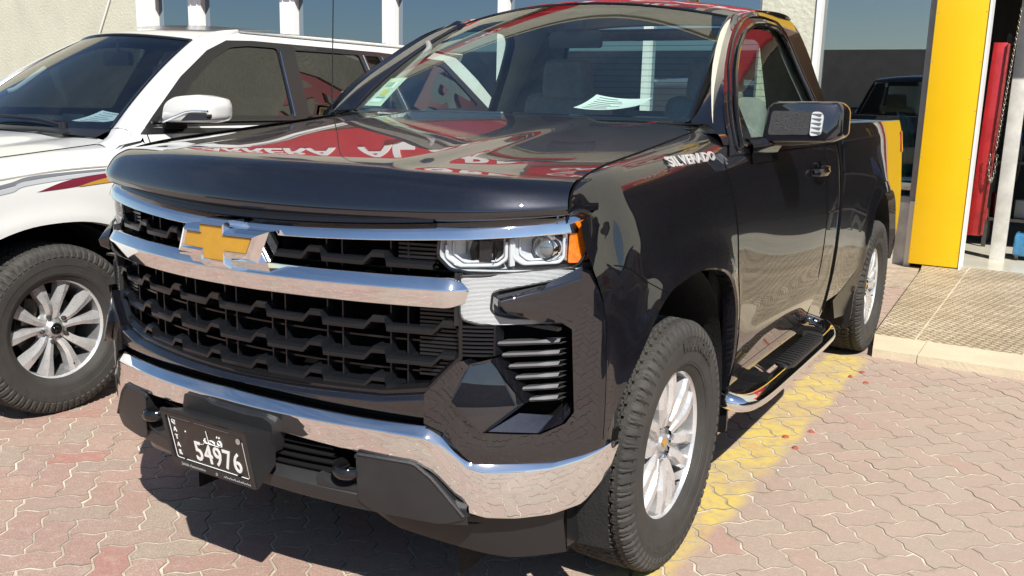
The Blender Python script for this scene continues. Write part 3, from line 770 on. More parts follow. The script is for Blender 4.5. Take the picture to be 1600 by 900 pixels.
# ---- headlights
HLO = [(.609, 1.113), (.735, 1.128), (.862, 1.150), (.868, 1.182), (.893, 1.190), (.905, 1.178), (.908, 1.135), (.903, 1.09), (.889, 1.052), (.858, 1.032), (.790, 1.030), (.684, 1.032), (.636, 1.040), (.607, 1.070)]
def HY(x): return F(x)+.045
def headlight():
    parts = []
    q = MB(); q.panel(fillet(HLO, .008, 2), [], lambda x, z, d: (x, HY(x)+.075, z), res=.05); q.panel(fillet(HLO, .008, 2), [], lambda x, z, d: (x, HY(x)+.002+d, z), res=.05, depth=.075, grid=False)
    # keep only the walls of second panel: rebuild as tube wall
    q = MB(); pts = fillet(HLO, .008, 2); pts = pts+[pts[0]]
    q.panel([(.76+(p[0]-.76)*.86, p[1]) for p in fillet(HLO, .008, 2)], [], lambda x, z, d: (x, HY(x)+.075, z), res=.05)
    q.grid([[(p[0], HY(p[0])+.003, p[1]), (.76+(p[0]-.76)*.86, HY(.76+(p[0]-.76)*.86)+.076, p[1])] for p in pts])
    parts.append(('housing', q, HOUS))
    q = MB(); pts3 = [(p[0], HY(p[0])+.0, p[1]) for p in pts]; q.tube(pts3, .0045, 8, cap=False); parts.append(('bezel', q, GLOSSB))
    # inner light guides (bright U-shaped rims) for the two chambers
    q = MB()
    U1 = [(.622, 1.098), (.622, 1.068), (.652, 1.048), (.735, 1.052), (.752, 1.068), (.752, 1.110)]
    U2 = [(.766, 1.112), (.766, 1.072), (.784, 1.056), (.850, 1.058), (.858, 1.072), (.858, 1.133)]
    for U in (U1, U2):
        for w_, o in ((.0048, .012), (.0030, .024)):
            UU = fillet([(p[0]+(0), p[1]) for p in U], .006, 2, False) if o == .012 else fillet([((p[0]-.69 if U is U1 else p[0]-.82)*.86+(.69 if U is U1 else .82), p[1]+.008) for p in U], .006, 2, False)
            q.tube([(p[0], HY(p[0])+o, p[1]) for p in UU], w_, 8)
    parts.append(('light_guide', q, WLENS))
    q = MB()
    for U in (U1, U2):
        cc = (.69, 1.085) if U is U1 else (.82, 1.092)
        rr = []
        for s_, o in ((1.02, .012), (.90, .030), (.66, .052)):
            rr.append([(cc[0]+(p[0]-cc[0])*s_, HY(cc[0]+(p[0]-cc[0])*s_)+o, cc[1]+(p[1]-cc[1])*s_) for p in U+[(U[-1][0]-.001, 1.128 if U is U1 else 1.140), (U[0][0]+.001, 1.112 if U is U1 else 1.122)]])
        q.grid(rr, closed_v=True)
    parts.append(('lamp_chamber', q, HOUS))
    # lower white shelf
    q = MB(); q.grid([[(x, HY(x)+.008, 1.036), (x, HY(x)+.070, 1.050)] for x in np.linspace(.64, .875, 12)], flip=True)
    q.grid([[(.757, HY(.757)+.012, z), (.763, HY(.763)+.004, z), (.769, HY(.769)+.012, z)] for z in (1.050, 1.118)]); parts.append(('reflector_shelf', q, WLENS))
    # reflector bowl in inner chamber
    q = MB(); c = Vector((.700, HY(.70)+.012, 1.083))
    for k in range(7):
        a = .045*math.cos(k*PI/14); q.v += [] 
    prof = [(.052, .010), (.045, .022), (.030, .034), (.010, .041)]
    q.lathe([(h, r) for h, r in prof], 10, 'Y', tuple(c)); parts.append(('reflector_bowl', q, CHROME))
    q = MB(); q.box((.700, HY(.70)+.035, 1.084), (.030, .03, .052), rz=.5); q.box((.728, HY(.728)+.035, 1.084), (.012, .03, .050), rz=-.5); parts.append(('bulb_shield', q, SATIN))
    # projector
    c = (.817, HY(.817)-.0+.012, 1.094)
    q = MB(); q.lathe([(.050, .040), (.012, .037), (.006, .034), (.012, .031)], 28, 'Y', c); parts.append(('projector_ring', q, CHROME))
    q = MB(); q.lathe([(.006+.024*(1-math.cos(a)), .033*math.sin(a)) for a in np.linspace(0.02, PI/2, 9)], 24, 'Y', (c[0], c[1]-.008, c[2])); parts.append(('projector_lens', q, mat('projector_glass', (.10, .12, .13), .02, 0, 1, 1.0, ior=1.9)))
    # amber marker
    q = MB(); am = fillet([(.870, 1.156), (.898, 1.168), (.906, 1.160), (.906, 1.120), (.900, 1.078), (.889, 1.056), (.868, 1.056)], .004, 2)
    q.prism(am, lambda x, z, d: (x, HY(x)+.004+d, z), 0, .04); parts.append(('amber_marker', q, AMBER))
    q = MB(); q.box((.864, HY(.864)+.018, 1.108), (.006, .03, .09)); parts.append(('divider', q, CHROME))
    q = MB(); q.panel(fillet(HLO, .008, 2), [], lambda x, z, d: (x, HY(x)-.003-.002*math.sin(PI*min(1, max(0, (z-1.03)/.15))), z), res=.02); parts.append(('lens', q, LENS))
    return parts
hp = headlight()
for sgn in (1, -1):
    root = None
    for n_, q, m_ in hp:
        qq = q if sgn > 0 else q.mirrored()
        if root is None:
            root = qq.build('headlight', m_, TR)
        else: qq.build(n_, m_, root, smooth=(20 if n_ in ('reflector_bowl',) else 40))
    # DRL C-lamp
    out = fillet([(.668, 1.026), (.720, 1.029), (.885, 1.046), (.889, 1.030), (.845, 1.013), (.750, .992), (.738, .985), (.735, .945), (.745, .931), (.775, .922), (.872, .914), (.872, .905), (.710, .905), (.676, .915), (.668, .93)], .008, 3)
    q = MB(); q.panel(out, [], lambda x, z, d: (x, F(x)+.030+d, z), res=.014, depth=.03)
    if sgn < 0: q = q.mirrored()
    D_ = q.build('daytime_lamp', DRLM, TR)
    q = MB(); q.tube([(p[0], F(p[0])+.030, p[1]) for p in out+[out[0]]], .0035, 6, cap=False)
    q.panel([(.655, 1.034), (.91, 1.056), (.91, .90), (.655, .90)], [], lambda x, z, d: (x, F(x)+.064, z), res=.04)
    for z0, z1, xx in ((.94, 1.05, .661),): q.grid([[(xx-.008, F(xx)+.05, z), (xx-.004, F(xx)+.026, z), (xx+.004, F(xx)+.026, z), (xx+.008, F(xx)+.05, z)] for z in (.90, 1.034)])
    if sgn < 0: q = q.mirrored()
    q.build('lamp_surround', PLASTIC, D_)
# ---- chrome bumper
_bx = [0, .2, .48, .605, .645, .700, .735, .80, .867, .92, .950, .968]
_bt = [.660, .654, .643, .640, .618, .560, .548, .541, .536, .547, .561, .572]
_bk = [.630, .627, .621, .612, .594, .534, .523, .520, .521, .535, .553, .570]
_bb = [.560, .555, .532, .512, .462, .398, .388, .382, .384, .402, .455, .545]
def bump(x):
    ax = abs(x); zt, zk, zb = (float(np.interp(ax, _bx, t)) for t in (_bt, _bk, _bb))
    e = max(0, (ax-.93)/.038); w = float(np.interp(ax, [0, .60, .66, .72, .968], [.052, .052, .046, .030, .020]))
    d = float(np.interp(ax, [0, .60, .68, .74, .968], [0, 0, .012, .004, .004]))
    k_ = min(1, max(0, (.70-ax)/.08)); return fillet([(w+.03, zt-.012), (w-.012+d-.022*k_, zt-.004*k_), (d-.002-.008*k_, zk-.003*k_), (d+.001, zk*.55+zb*.45), (d+.012, zb+.004), (d+.05, zb+.006)], .006, 3, False)
xs = sorted(set(list(np.linspace(-.60, .60, 49))+[s*v for v in np.linspace(.60, .968, 44) for s in (1, -1)]))
mb = prof_sweep(xs, bump); BP = mb.build('chrome_bumper', CHROME, TR, smooth=30)
# gap filler between cover and chrome
q = prof_sweep(xs, lambda x: [(.055, float(np.interp(abs(x), _bx, _bt))+.03), (.045, float(np.interp(abs(x), _bx, _bt))-.006)]); q.build('bumper_gap', DARKVOID, BP)
# ---- lower black valance
def val_top(x): return float(np.interp(abs(x), [0, .12, .34, .60, .72, .90], [.62, .56, .545, .52, .42, .40]))
mb = MB()
mb = prof_sweep(np.linspace(-.70, .70, 57), lambda x: fillet([(.14, .49), (.05, .462), (.010, .440-.02*min(1, abs(x)/.5)), (.020, .400-.03*min(1, abs(x)/.6)), (.09, .385-.035*min(1, abs(x)/.6))], .005, 2, False))
VAL = mb.build('lower_valance', PLASTIC, TR, smooth=30)
for sgn in (1, -1):
    q = MB(); out = fillet([(.420, .540), (.572, .534), (.618, .498), (.702, .392), (.640, .372), (.47, .385), (.425, .41)], .010, 3)
    q.panel(out, [], lambda x, z, d: (x, F(x)+.004+.10*max(0, .43-z)+d, z), res=.03, depth=.06)
    q.tube([(p[0], F(p[0])+.006, p[1]) for p in out[:13]], .006, 6)
    if sgn < 0: q = q.mirrored()
    q.build('fog_lamp_blank', PLASTIC, VAL, smooth=30)
    # tow hook
    q = MB(); hk = cat([(.350, .12, .490), (.350, .075, .490), (.362, .046, .487), (.385, .036, .485), (.408, .048, .483), (.417, .080, .482), (.417, .12, .482)], 5)
    q.tube([tuple(p) for p in hk], .0125, 10, rz=.017)
    if sgn < 0: q = q.mirrored()
    q.build('tow_hook', GLOSSB, TR)
    q = MB(); q.grid([[(x, F(x)+.01, .462-.025*math.sin(PI*(x-.30)/.14)), (x, F(x)+.07, .470-.01*math.sin(PI*(x-.30)/.14))] for x in np.linspace(.30, .44, 12)], flip=True)
    q.grid([[(x, F(x)+.01, .462-.025*math.sin(PI*(x-.30)/.14)), (x, F(x)+.012, .43)] for x in np.linspace(.30, .44, 12)])
    if sgn < 0: q = q.mirrored()
    q.build('hook_pocket', PLASTIC, VAL)
    # intake slots
    q = MB()
    for k in range(4):
        z = .535-k*.022; q.grid([[(x, F(x)+.055, z+.006), (x, F(x)+.030, z), (x, F(x)+.034, z-.006), (x, F(x)+.06, z-.008)] for x in np.linspace(.10, .335, 6)], flip=True)
    if sgn < 0: q = q.mirrored()
    q.build('intake_slat', SATIN, VAL)
q = prof_sweep(np.linspace(-.60, .60, 13), lambda x: [(.13, .60), (.13, .40)]); q.build('intake_backing', DARKVOID, VAL)
# air dam
q = prof_sweep(np.linspace(-.86, .86, 61), lambda x: [(.12, .42), (.105, float(np.interp(abs(x), [0, .3, .45, .7, .86], [.405, .40, .35, .32, .34]))), (.13, float(np.interp(abs(x), [0, .28, .45, .75, .86], [.40, .385, .29, .232, .235]))), (.16, float(np.interp(abs(x), [0, .28, .45, .75, .86], [.405, .39, .295, .238, .24])))])
for s_ in (1, -1):
    q.grid([[(s_*.86, F(.86)+.12+k*.12, .42-.0*k), (s_*(.862+.01*k), F(.86)+.13+k*.12, .25)] for k in (0, 1)])
q.build('air_dam', SATIN, TR, smooth=40)
# ---- number plate
PC = (.015, -.090)
def pf(x, z, d):   # local: x right, z 0..0.14 from bottom, d backwards
    t = z/.143; return (PC[0]+x, -.060-.030*t+d, .4415+z*.985)
q = MB()
o_ = fillet([(-.163, -.020), (.166, -.020), (.168, .156), (-.165, .156)], .008, 3)
q.panel(o_, [fillet([(-.150, .004), (.150, .004), (.150, .140), (-.150, .140)], .004, 2)], lambda x, z, d: pf(x, z, -.008+d), res=.05, depth=.012)
q.panel([(-.163, .150), (.166, .150), (.166, .158), (-.163, .158)], [], lambda x, z, d: pf(x, z, -.008+d), res=.05, depth=.012)
# side cheeks flaring back to the bumper
q.add([pf(.168, -.02, -.006), pf(.168, .156, -.006), (.176, .012, .562), (.176, .012, .47)], [(0, 3, 2, 1)])
q.add([pf(-.165, -.02, -.006), pf(-.165, .156, -.006), (-.17, .012, .562), (-.17, .012, .47)], [(0, 1, 2, 3)])
q.add([pf(-.165, .156, -.006), pf(.168, .156, -.006), (.176, .012, .562), (-.17, .012, .562)], [(0, 1, 2, 3)])
PF_ = q.build('plate_holder', PLASTIC, TR, smooth=30)
q = MB(); P_ = fillet([(-.17, .580), (-.16, .612), (-.07, .616), (-.04, .604), (.09, .600), (.15, .602), (.180, .590), (.184, .56), (.172, .50), (-.17, .50)], .006, 2)
q.prism(P_, lambda x, z, d: (x, F(x)-.014+d, z), 0, .05); q.build('plate_bracket', PLASTIC, PF_)
q = MB(); q.panel([(-.150, .0), (.150, .0), (.150, .143), (-.150, .143)], [], lambda x, z, d: pf(x, z, -.001), res=.1); NP = q.build('number_plate', BLACKP, TR)
NP['label'] = 'black Qatar number plate with white digits 54976'
t = text_mb('54976', .086, .001, bold=.0006, space=1.12)
def stretch(mb, sx, sy, ox, oz, off=-.0025):
    mb.v = [pf(v[0]*sx+ox, v[1]*sy+oz, off-v[2]) for v in mb.v]; return mb
stretch(t, .78, 1.0, .030, .043).build('plate_digits', WHITE, NP)
tq = MB()
for k, ch in enumerate('QATAR'):
    l_ = text_mb(ch, .020, .0008, bold=.0003); l_.v = [(v[0]*.9-.1265, v[1]+.122-k*.0245, v[2]) for v in l_.v]; tq.join(l_)
stretch(tq, 1, 1, 0, 0).build('plate_country_name', WHITE, NP)
# border + script strokes
q = MB()
def stroke(pts, r, off=-.003): q.tube([pf(p[0], p[1], off) for p in pts], r, 6, rz=.0008)
bl = fillet([(-.108, .006), (-.143, .006), (-.143, .137), (-.143, .137)], .006, 3, False)
for seg in ([(-.143, .137), (-.143, .010), (-.139, .006), (-.115, .006)], [(-.105, .006), (.095, .006)], [(.112, .006), (.139, .006), (.143, .010), (.143, .118)], [(-.133, .137), (-.055, .137)], [(-.035, .137), (.098, .137)]): stroke(seg, .0014)
# qaf-ta-ra script, right to left
loop = [(.050+.007*math.cos(a), .094+.007*math.sin(a)) for a in np.linspace(-PI/2, 3*PI/2, 13)]
stroke(loop, .0020); stroke([(.058, .094), (.056, .084), (.045, .082), (.030, .082)], .0022)
ta = [(.018+.012*math.cos(a), .088+.006*math.sin(a)) for a in np.linspace(-PI*.5, 1.5*PI, 15)]
stroke(ta, .0020); stroke([(.006, .088), (.004, .120)], .0022); stroke([(.045, .082), (-.004, .082), (-.012, .090)], .0022)
stroke([(-.006, .096), (-.010, .083), (-.020, .073), (-.034, .072)], .0022)
for x in (.045, .054): q.box(pf(x, .111, -.003), (.0045, .001, .0045), rot=Matrix.Rotation(.78, 3, 'Y'))
q.box(pf(-.083, .100, -.003), (.004, .001, .004))
q.build('plate_script', WHITE, NP)
q = MB(); q.lathe([(0, .0001), (0, .0085)], 20, 'Y', pf(.128, .118, -.004)); q.build('plate_seal', ALLOY2, NP)
GREYT = mat('faded_lettering', (.30, .31, .31), .6)
t = text_mb('Jaidah Automotive', .013, .0005); t.v = [pf(v[0]-.075, v[1]-.0085, -.0095-v[2]) for v in t.v]; t.build('dealer_name', GREYT, PF_)
q = MB()
x = .045
for k in range(13):
    h_ = [.004, .007, .003, .006][k % 4]; q.tube([pf(x, -.011, -.0095), pf(x+.0035, -.011+h_, -.0095), pf(x+.007, -.011, -.0095)], .0008, 4); x += .008
q.lathe([(0, .002), (0, .0045)], 10, 'Y', pf(.018, -.0085, -.0095)); q.build('dealer_script', GREYT, PF_)

# ---- inner front structure, wheel wells, chassis
q = MB(); q.box((0, .62, .80), (1.08, .75, .72)); q.box((0, .33, .78), (1.40, .06, .55)); q.box((0, 2.9, .46), (.9, 4.3, .20)); q.box((0, 1.20, .44), (1.5, .10, .14)); q.box((0, 4.15, .42), (1.6, .12, .12)); q.box((0, 3.0, .52), (1.62, .16, .16))
q.build('chassis', DARKVOID, TR)
WELL = noisy(mat('wheel_well_liner', (.011, .011, .011), .85), 20, .5, .4, 120)
for sgn in (1, -1):
    q = MB()
    ring = []
    for a in np.linspace(-.35, PI+.35, 26):
        ring.append([(x, YA+.01+(.49 if x < .9 else .475)*math.cos(a)*(.92 if math.cos(a) > 0 else 1.02), .42+.545*math.sin(a)*1.0) for x in (.55, .70, .85, .955)])
    q.grid(ring); q.add([(.55, .35, .1), (.55, 1.5, .1), (.55, 1.5, 1.0), (.55, .35, 1.0)], [(0, 1, 2, 3)])
    if sgn < 0: q = q.mirrored()
    q.build('wheel_liner', WELL, TR)
    q = MB(); P_ = fillet([(.845, .285), (.962, .285), (.968, .56), (.93, .60), (.845, .60)], .02, 3)
    q.prism(P_, lambda x, z, d: (x, 1.425+.03*(z < .4)+d, z), 0, .012); q.lathe([(-.006, .001), (-.006, .010), (0, .012)], 12, 'Y', (.905, 1.425, .555))
    if sgn < 0: q = q.mirrored()
    q.build('mud_flap', SATIN, TR)
# ---- bed
_yb = [2.985, 3.2, 3.45, 3.75, 4.156, 4.55, 4.85, 5.05, 5.20]
_zb = [.46, .6, .75, .9, 1.05, 1.2, 1.30, 1.37]
_XB = np.array([
 [.930, .930, .940, .960, .970, .950, .925, .905, .890],
 [.962, .962, .972, .985, .990, .975, .945, .925, .905],
 [.976, .976, .984, .994, .996, .967, .943, .925, .912],
 [.980, .980, .985, .991, .993, .962, .938, .921, .908],
 [.978, .978, .979, .980, .975, .945, .922, .907, .896],
 [.966, .966, .965, .962, .950, .926, .906, .893, .883],
 [.955, .955, .954, .950, .938, .914, .894, .881, .871],
 [.940, .940, .938, .934, .922, .898, .878, .865, .855]])
BARCH = cat([(3.58, .46), (3.60, .56), (3.64, .70), (3.70, .84), (3.80, .935), (3.95, .975), (4.15, .985), (4.36, .965), (4.52, .90), (4.62, .80), (4.68, .66), (4.70, .50)], 4)
def XB(y, z):
    cols = [_crs(z, _zb, _XB[:, j]) for j in range(len(_yb))]; d = arch_d(y, z, BARCH)
    return _crs(y, _yb, cols)+.018*math.exp(-(d/.05)**2)
def bed():
    mb = MB(); P = []
    ys = list(np.linspace(2.985, 3.57, 14))+list(np.linspace(3.581, 3.80, 12))+list(np.linspace(3.84, 4.45, 16))+list(np.linspace(4.48, 4.699, 12))+list(np.linspace(4.71, 5.20, 14))
    for y in ys:
        zb = float(np.interp(y, BARCH[:, 0], BARCH[:, 1])) if 3.58 <= y <= 4.70 else .50
        r_ = [(XB(y, zb)-.02, y, zb-.004)]+[(XB(y, z), y, z) for z in np.linspace(zb, 1.36, 22)]
        xt = XB(y, 1.36); r_ += [(xt-.008, y, 1.382), (xt-.03, y, 1.392), (xt-.07, y, 1.388), (xt-.075, y, 1.30)]; P.append(r_)
    mb.grid(P, flip=True)
    lip = [[(XB(y, z), y, z), (XB(y, z)-.05, y+(YR-y)*.03, z-.006)] for y, z in BARCH]; mb.grid(lip, flip=True)
    return mb
bm_ = bed()
for q in (bm_, bm_.mirrored()): q.build('bed_side', PAINT, TR, smooth=40)
MB().box((0, 4.1, .86), (1.5, 2.2, .04)).build('bed_floor', PAINT, TR); MB().box((0, 2.995, 1.11), (1.72, .03, .52)).build('bed_front_wall', PAINT, TR); MB().box((0, 5.19, 1.10), (1.66, .06, .56), bev=.015).build('tailgate', PAINT, TR); MB().box((0, 5.30, .60), (1.70, .16, .17), bev=.03).build('rear_bumper', CHROME, TR)
for sgn in (1, -1):
    q = MB(); ring = []
    for a in np.linspace(-.4, PI+.4, 24): ring.append([(x, YR+.53*math.cos(a), .45+.53*math.sin(a)) for x in (.5, .75, .95)])
    q.grid(ring); q.add([(.5, 3.5, .1), (.5, 4.8, .1), (.5, 4.8, 1.0), (.5, 3.5, 1.0)], [(0, 1, 2, 3)])
    if sgn < 0: q = q.mirrored()
    q.build('wheel_liner', WELL, TR)
    q = MB(); q.add([(XB(3.6, .62)-.01, 3.60, .62), (XB(3.3, .5)-.01, 3.22, .47), (.93, 3.30, .36), (.93, 3.64, .32), (XB(3.6, .5)-.005, 3.66, .50)], [(0, 1, 2, 3, 4)])
    q.prism([(.84, .30), (.955, .30), (.965, .58), (.84, .58)], lambda x, z, d: (x, 3.60+d, z), 0, .012)
    if sgn < 0: q = q.mirrored()
    q.build('rear_mud_flap', SATIN, TR)
    q = MB(); P_ = fillet([(5.15, 1.17), (5.205, 1.17), (5.205, 1.31), (5.16, 1.31)], .01, 2)
    q.prism(P_, lambda y, z, d: (XB(y, z)+.006-d, y, z), 0, .03)
    if sgn < 0: q = q.mirrored()
    q.build('tail_lamp', mat('red_lens', (.35, .01, .01), .15, 0, 1) if sgn > 0 else bpy.data.materials['red_lens'], TR)
    q = MB(); q.lathe([(0, .03), (.12, .034), (.12, .026), (.02, .022)], 16, 'Y', (.86, 5.10, .47)); 
    if sgn > 0: q.build('exhaust_tip', SATIN, TR)
# ---- door handle, keyhole, badge
for sgn in (1, -1):
    q = MB(); hx = XS(2.5, 1.18)
    rows = []
    for t in np.linspace(0, 1, 15):
        y = 2.385+t*.215; o = .004+.036*math.sin(PI*min(1, max(0, t)))**.45; rows.append([(hx+o, y, 1.180+.016), (hx+o+.009, y, 1.180), (hx+o, y, 1.180-.016), (hx+o-.009, y, 1.180)])
    q.grid(rows, closed_v=True)
    q.box((hx+.004, 2.62, 1.18), (.03, .05, .042), bev=.008)
    if sgn < 0: q = q.mirrored()
    H_ = q.build('door_handle', GLOSSB, DOORS[0 if sgn > 0 else 1], smooth=50)
    q = MB(); q.lathe([(.0, .045), (-.012, .030), (-.016, .003)], 20, 'X', (hx+.004, 2.49, 1.18)); 
    if sgn < 0: q = q.mirrored()
    q.build('handle_recess', PAINT, H_)
    q = MB(); q.add([(XS(1.3, 1.3), 0, 0)], [])
    t = text_mb('SILVERADO', .052, .003, bold=.0012, space=1.08)
    w_ = max(v[0] for v in t.v)-min(v[0] for v in t.v); k_ = .345/w_
    def bf(v):
        y = 1.02+sgn*v[0]*k_; z = 1.290+v[1]*.72+(y-1.02)*.02
        xs_, zs_ = seam_pt(y); za = zs_-.11; xa = XF(y, za); c_p = np.array([(xs_+.004, zs_-.004), (xs_+.42*(xa-xs_), zs_-.012), (xs_+.78*(xa-xs_), zs_-.045), (xa, za)])
        cc = cat(c_p, 6)[::-1]; x = float(np.interp(z, cc[:, 1], cc[:, 0])); return (sgn*(x+.0065+v[2]), y, z+.002)
    t.v = [bf(v) for v in t.v]; t.build('model_lettering', ALLOY, TR, smooth=0)
# '95' mark on rear of bed
# ---- mirrors
def mirror():
    parts = []
    # housing: sections along y (depth)
    O = [(.920, 1.322), (1.165, 1.332), (1.196, 1.352), (1.194, 1.450), (1.175, 1.478), (.955, 1.474), (.932, 1.452)]
    q = MB(); rings = []
    for dy, sc, dz in ((0.0, .90, 0), (.012, .975, 0), (.04, 1.0, 0), (.12, .985, 0), (.17, .94, 0), (.175, .90, 0)):
        P_ = fillet(O, .02, 4); c = np.array([1.06, 1.403]); rings.append([(c[0]+(p[0]-c[0])*sc, 1.745+dy+.10*(p[0]-.93)/.26*.55, c[1]+(p[1]-c[1])*sc) for p in P_])
    q.grid(rings, closed_v=True); n_ = len(rings[0]); q.add(rings[0], [tuple(range(n_))]); q.add(rings[-1], [tuple(range(n_))])
    parts.append(('mirror', q, PAINT))
    # textured dark inset on the front face
    q = MB(); I = fillet([(.945, 1.352), (1.085, 1.357), (1.090, 1.440), (.955, 1.440)], .01, 3)
    q.prism(I, lambda x, z, d: (x, 1.741+.10*(x-.93)/.26*.55+d, z), 0, .02); parts.append(('inset_panel', q, noisy(mat('textured_black', (.03, .03, .034), .42, 0, .1), 300, .5, .6, 420)))
    q = MB(); I = fillet([(1.090, 1.352), (1.128, 1.358), (1.132, 1.425), (1.122, 1.440), (1.092, 1.440)], .012, 3)
    q.prism(I, lambda x, z, d: (x, 1.737+.10*(x-.93)/.26*.55+d, z), 0, .03)
    parts.append(('turn_lamp', q, WLENS))
    q = MB()
    for k in range(5): q.box((1.111, 1.735+.10*(.181)/.26*.55+.0, 1.368+k*.016), (.034, .006, .0025))
    parts.append(('lamp_ridge', q, ALLOY2))
    q = MB(); rows = []
    for t in np.linspace(0, 1, 9):
        x = .935+t*.22; rows.append([(x, 1.755+.05*t, 1.345+.0*t), (x, 1.80+.05*t, 1.312+.022*t*t), (x, 1.87+.03*t, 1.318+.02*t*t), (x, 1.90, 1.345)])
    q.grid([[tuple(p) for p in cat(r_, 3)] for r_ in rows]); parts.append(('mirror_arm', q, SATIN))
    # sail at door
    q = MB(); q.panel([(1.46, 1.318), (1.62, 1.318), (1.60, 1.50), (1.54, 1.44)], [], gf(.004), res=.05)
    rows = []
    for t in np.linspace(0, 1, 7):
        y = 1.55+t*.33; rows.append([(XS(y, 1.24)+.003, y, 1.255), (XS(y, 1.28)+.012, y, 1.285), (.955+.01*t, y, 1.318), (.93, y, 1.345)])
    q.grid([[tuple(p) for p in cat(r_, 3)] for r_ in rows], flip=True)
    parts.append(('mirror_base', q, GLOSSB))
    q = MB(); I = fillet([(.965, 1.358), (1.165, 1.365), (1.165, 1.445), (.965, 1.440)], .012, 3); q.prism(I, lambda x, z, d: (x, 1.918+.10*(x-.93)/.26*.55+d, z), 0, .006); parts.append(('mirror_glass', q, mat('mirror_silver', (.9, .9, .9), .02, 1)))
    return parts
mp = mirror()
for sgn in (1, -1):
    root = None
    for n_, q, m_ in mp:
        qq = q if sgn > 0 else q.mirrored()
        o = qq.build(n_, m_, TR if root is None else root, smooth=40, recalc=True)
        if root is None: root = o
# ---- side steps
RIBR = mat('step_rubber', (.018, .018, .019), .5)
for sgn in (1, -1):
    q = MB(); pth = cat([(.915, 1.47, .425), (.965, 1.455, .412), (1.005, 1.50, .402), (1.025, 1.62, .400), (1.03, 1.90, .402), (1.03, 2.55, .410), (1.02, 2.72, .414), (.98, 2.82, .42), (.92, 2.84, .43)], 6)
    q.tube([tuple(p) for p in pth], .040, 20, rz=.034)
    if sgn < 0: q = q.mirrored()
    STP = q.build('side_step', CHROME, TR, smooth=50)
    q = MB(); out = fillet([(.985, 1.95), (1.045, 1.93), (1.058, 1.98), (1.058, 2.46), (1.045, 2.53), (.985, 2.56), (.95, 2.54), (.985, 2.40)], .03, 4)
    q.panel(out, [], lambda x, y, d: (x, y, .442-.35*max(0, x-1.035)+(y-1.9)*.013-d), res=.03, depth=.012)
    for k in range(15):
        y = 1.97+k*.036; q.box((1.018, y, .446+(y-1.9)*.013), (.070, .014, .008), rz=-.28, bev=.002)
    if sgn < 0: q = q.mirrored()
    q.build('step_pad', RIBR, STP)
    for y_, z_ in ((1.75, .43), (2.60, .44)): MB().box((sgn*.88, y_, z_), (.30, .06, .03)).build('step_bracket', SATIN, STP)
# =================================================================== WHEELS
def tyre_mb(Rt=.402, rb=.226, hw=.1325, pitches=54, tread='at'):
    mb = MB(); nt = pitches*8
    side = [(.100, rb-.004), (.108, rb+.004), (.116, rb+.018), (.1185, rb+.022), (.1215, rb+.023), (.1235, rb+.030), (.1250, rb+.031), (.127, rb+.050), (.1295, rb+.066), (.1310, rb+.067), (.1320, rb+.085), (.1322, rb+.100), (.1312, rb+.102), (.1310, rb+.108), (.130, Rt-.050), (.1275, Rt-.036)]
    shoulder = [(.1255, Rt-.030), (.1215, Rt-.020), (.116, Rt-.011), (.108, Rt-.0055)]
    tr = [(x, Rt-.003*(x/.1)**2) for x in np.linspace(.102, -.102, 35)]
    prof = [(-x, r) for x, r in side]+[(-x, r) for x, r in shoulder]; prof = prof+[(-p[0]*1.0, p[1]) for p in tr][::1]
    prof = [(-x, r) for x, r in side+shoulder]+[(x, r) for x, r in reversed(tr)]+[(x, r) for x, r in reversed(side+shoulder)]
    rings = []
    for i in range(nt):
        a = 2*PI*i/nt; ph = (i % 8); ring = []; pi_ = i//8
        for x, r in prof:
            ax = abs(x)*.1325/hw; sgn = 1 if x > 0 else -1; dr = 0
            if r > Rt-.034:
                sh = (ph+(2 if sgn > 0 else 5)+int(ax*26)) % 8
                if ax < .104:
                    zig = .005*(1 if (i//4) % 2 else -1)
                    if abs(ax-.030-zig) < .0042 or abs(ax-.074-zig*.8) < .0045: dr = -.012
                    elif sh in (0,) and ax < .09: dr = -.010
                    elif ax < .03 and (ph+pi_) % 4 == 1: dr = -.006
                    elif sh == 4 and .040 < ax < .068: dr = -.004
                    elif (ph+int(ax*120)) % 3 == 0: dr = -.0028
                else:
                    if (ph+(1 if sgn > 0 else 3)) % 8 in (0, 1): dr = -.011
                    elif (ph+(1 if sgn > 0 else 3)) % 8 == 5 and pi_ % 2: dr = -.005
            elif Rt-.055 < r <= Rt-.034:
                if (ph+(1 if sgn > 0 else 3)) % 8 in (3, 4, 5): dr = .0
            xx = x*hw/.1325
            if Rt-.055 < r <= Rt-.020 and (ph+1) % 8 in (2, 3, 4, 5, 6): xx += sgn*.0045
            ring.append((xx, (r+dr)*math.cos(a), (r+dr)*math.sin(a)))
        rings.append(ring)
    mb.grid(rings, closed_u=True)
    return mb
def arc_text(txt, rad, a_c, size, x0, depth=.0012, da=None, flip=False):
    mb = MB(); n = len(txt); da = da or size*.80/rad
    for k, ch in enumerate(txt):
        if ch == ' ': continue
        t = text_mb(ch, size, depth, bold=.0012); a = a_c-(k-(n-1)/2)*da  # clockwise seen from outside
        for v in t.v:
            u, w = v[0], v[1]; aa = a-u/rad; rr = rad+w
            mb.v.append((x0+v[2], rr*math.cos(aa+0), rr*math.sin(aa+0)))
        o = len(mb.v)-len(t.v); mb.f += [tuple(i+o for i in reversed(f)) for f in t.f]; mb.mi += [0]*len(t.f)
    # seen from +x with y to the right-hand side away from viewer's left
    return mb
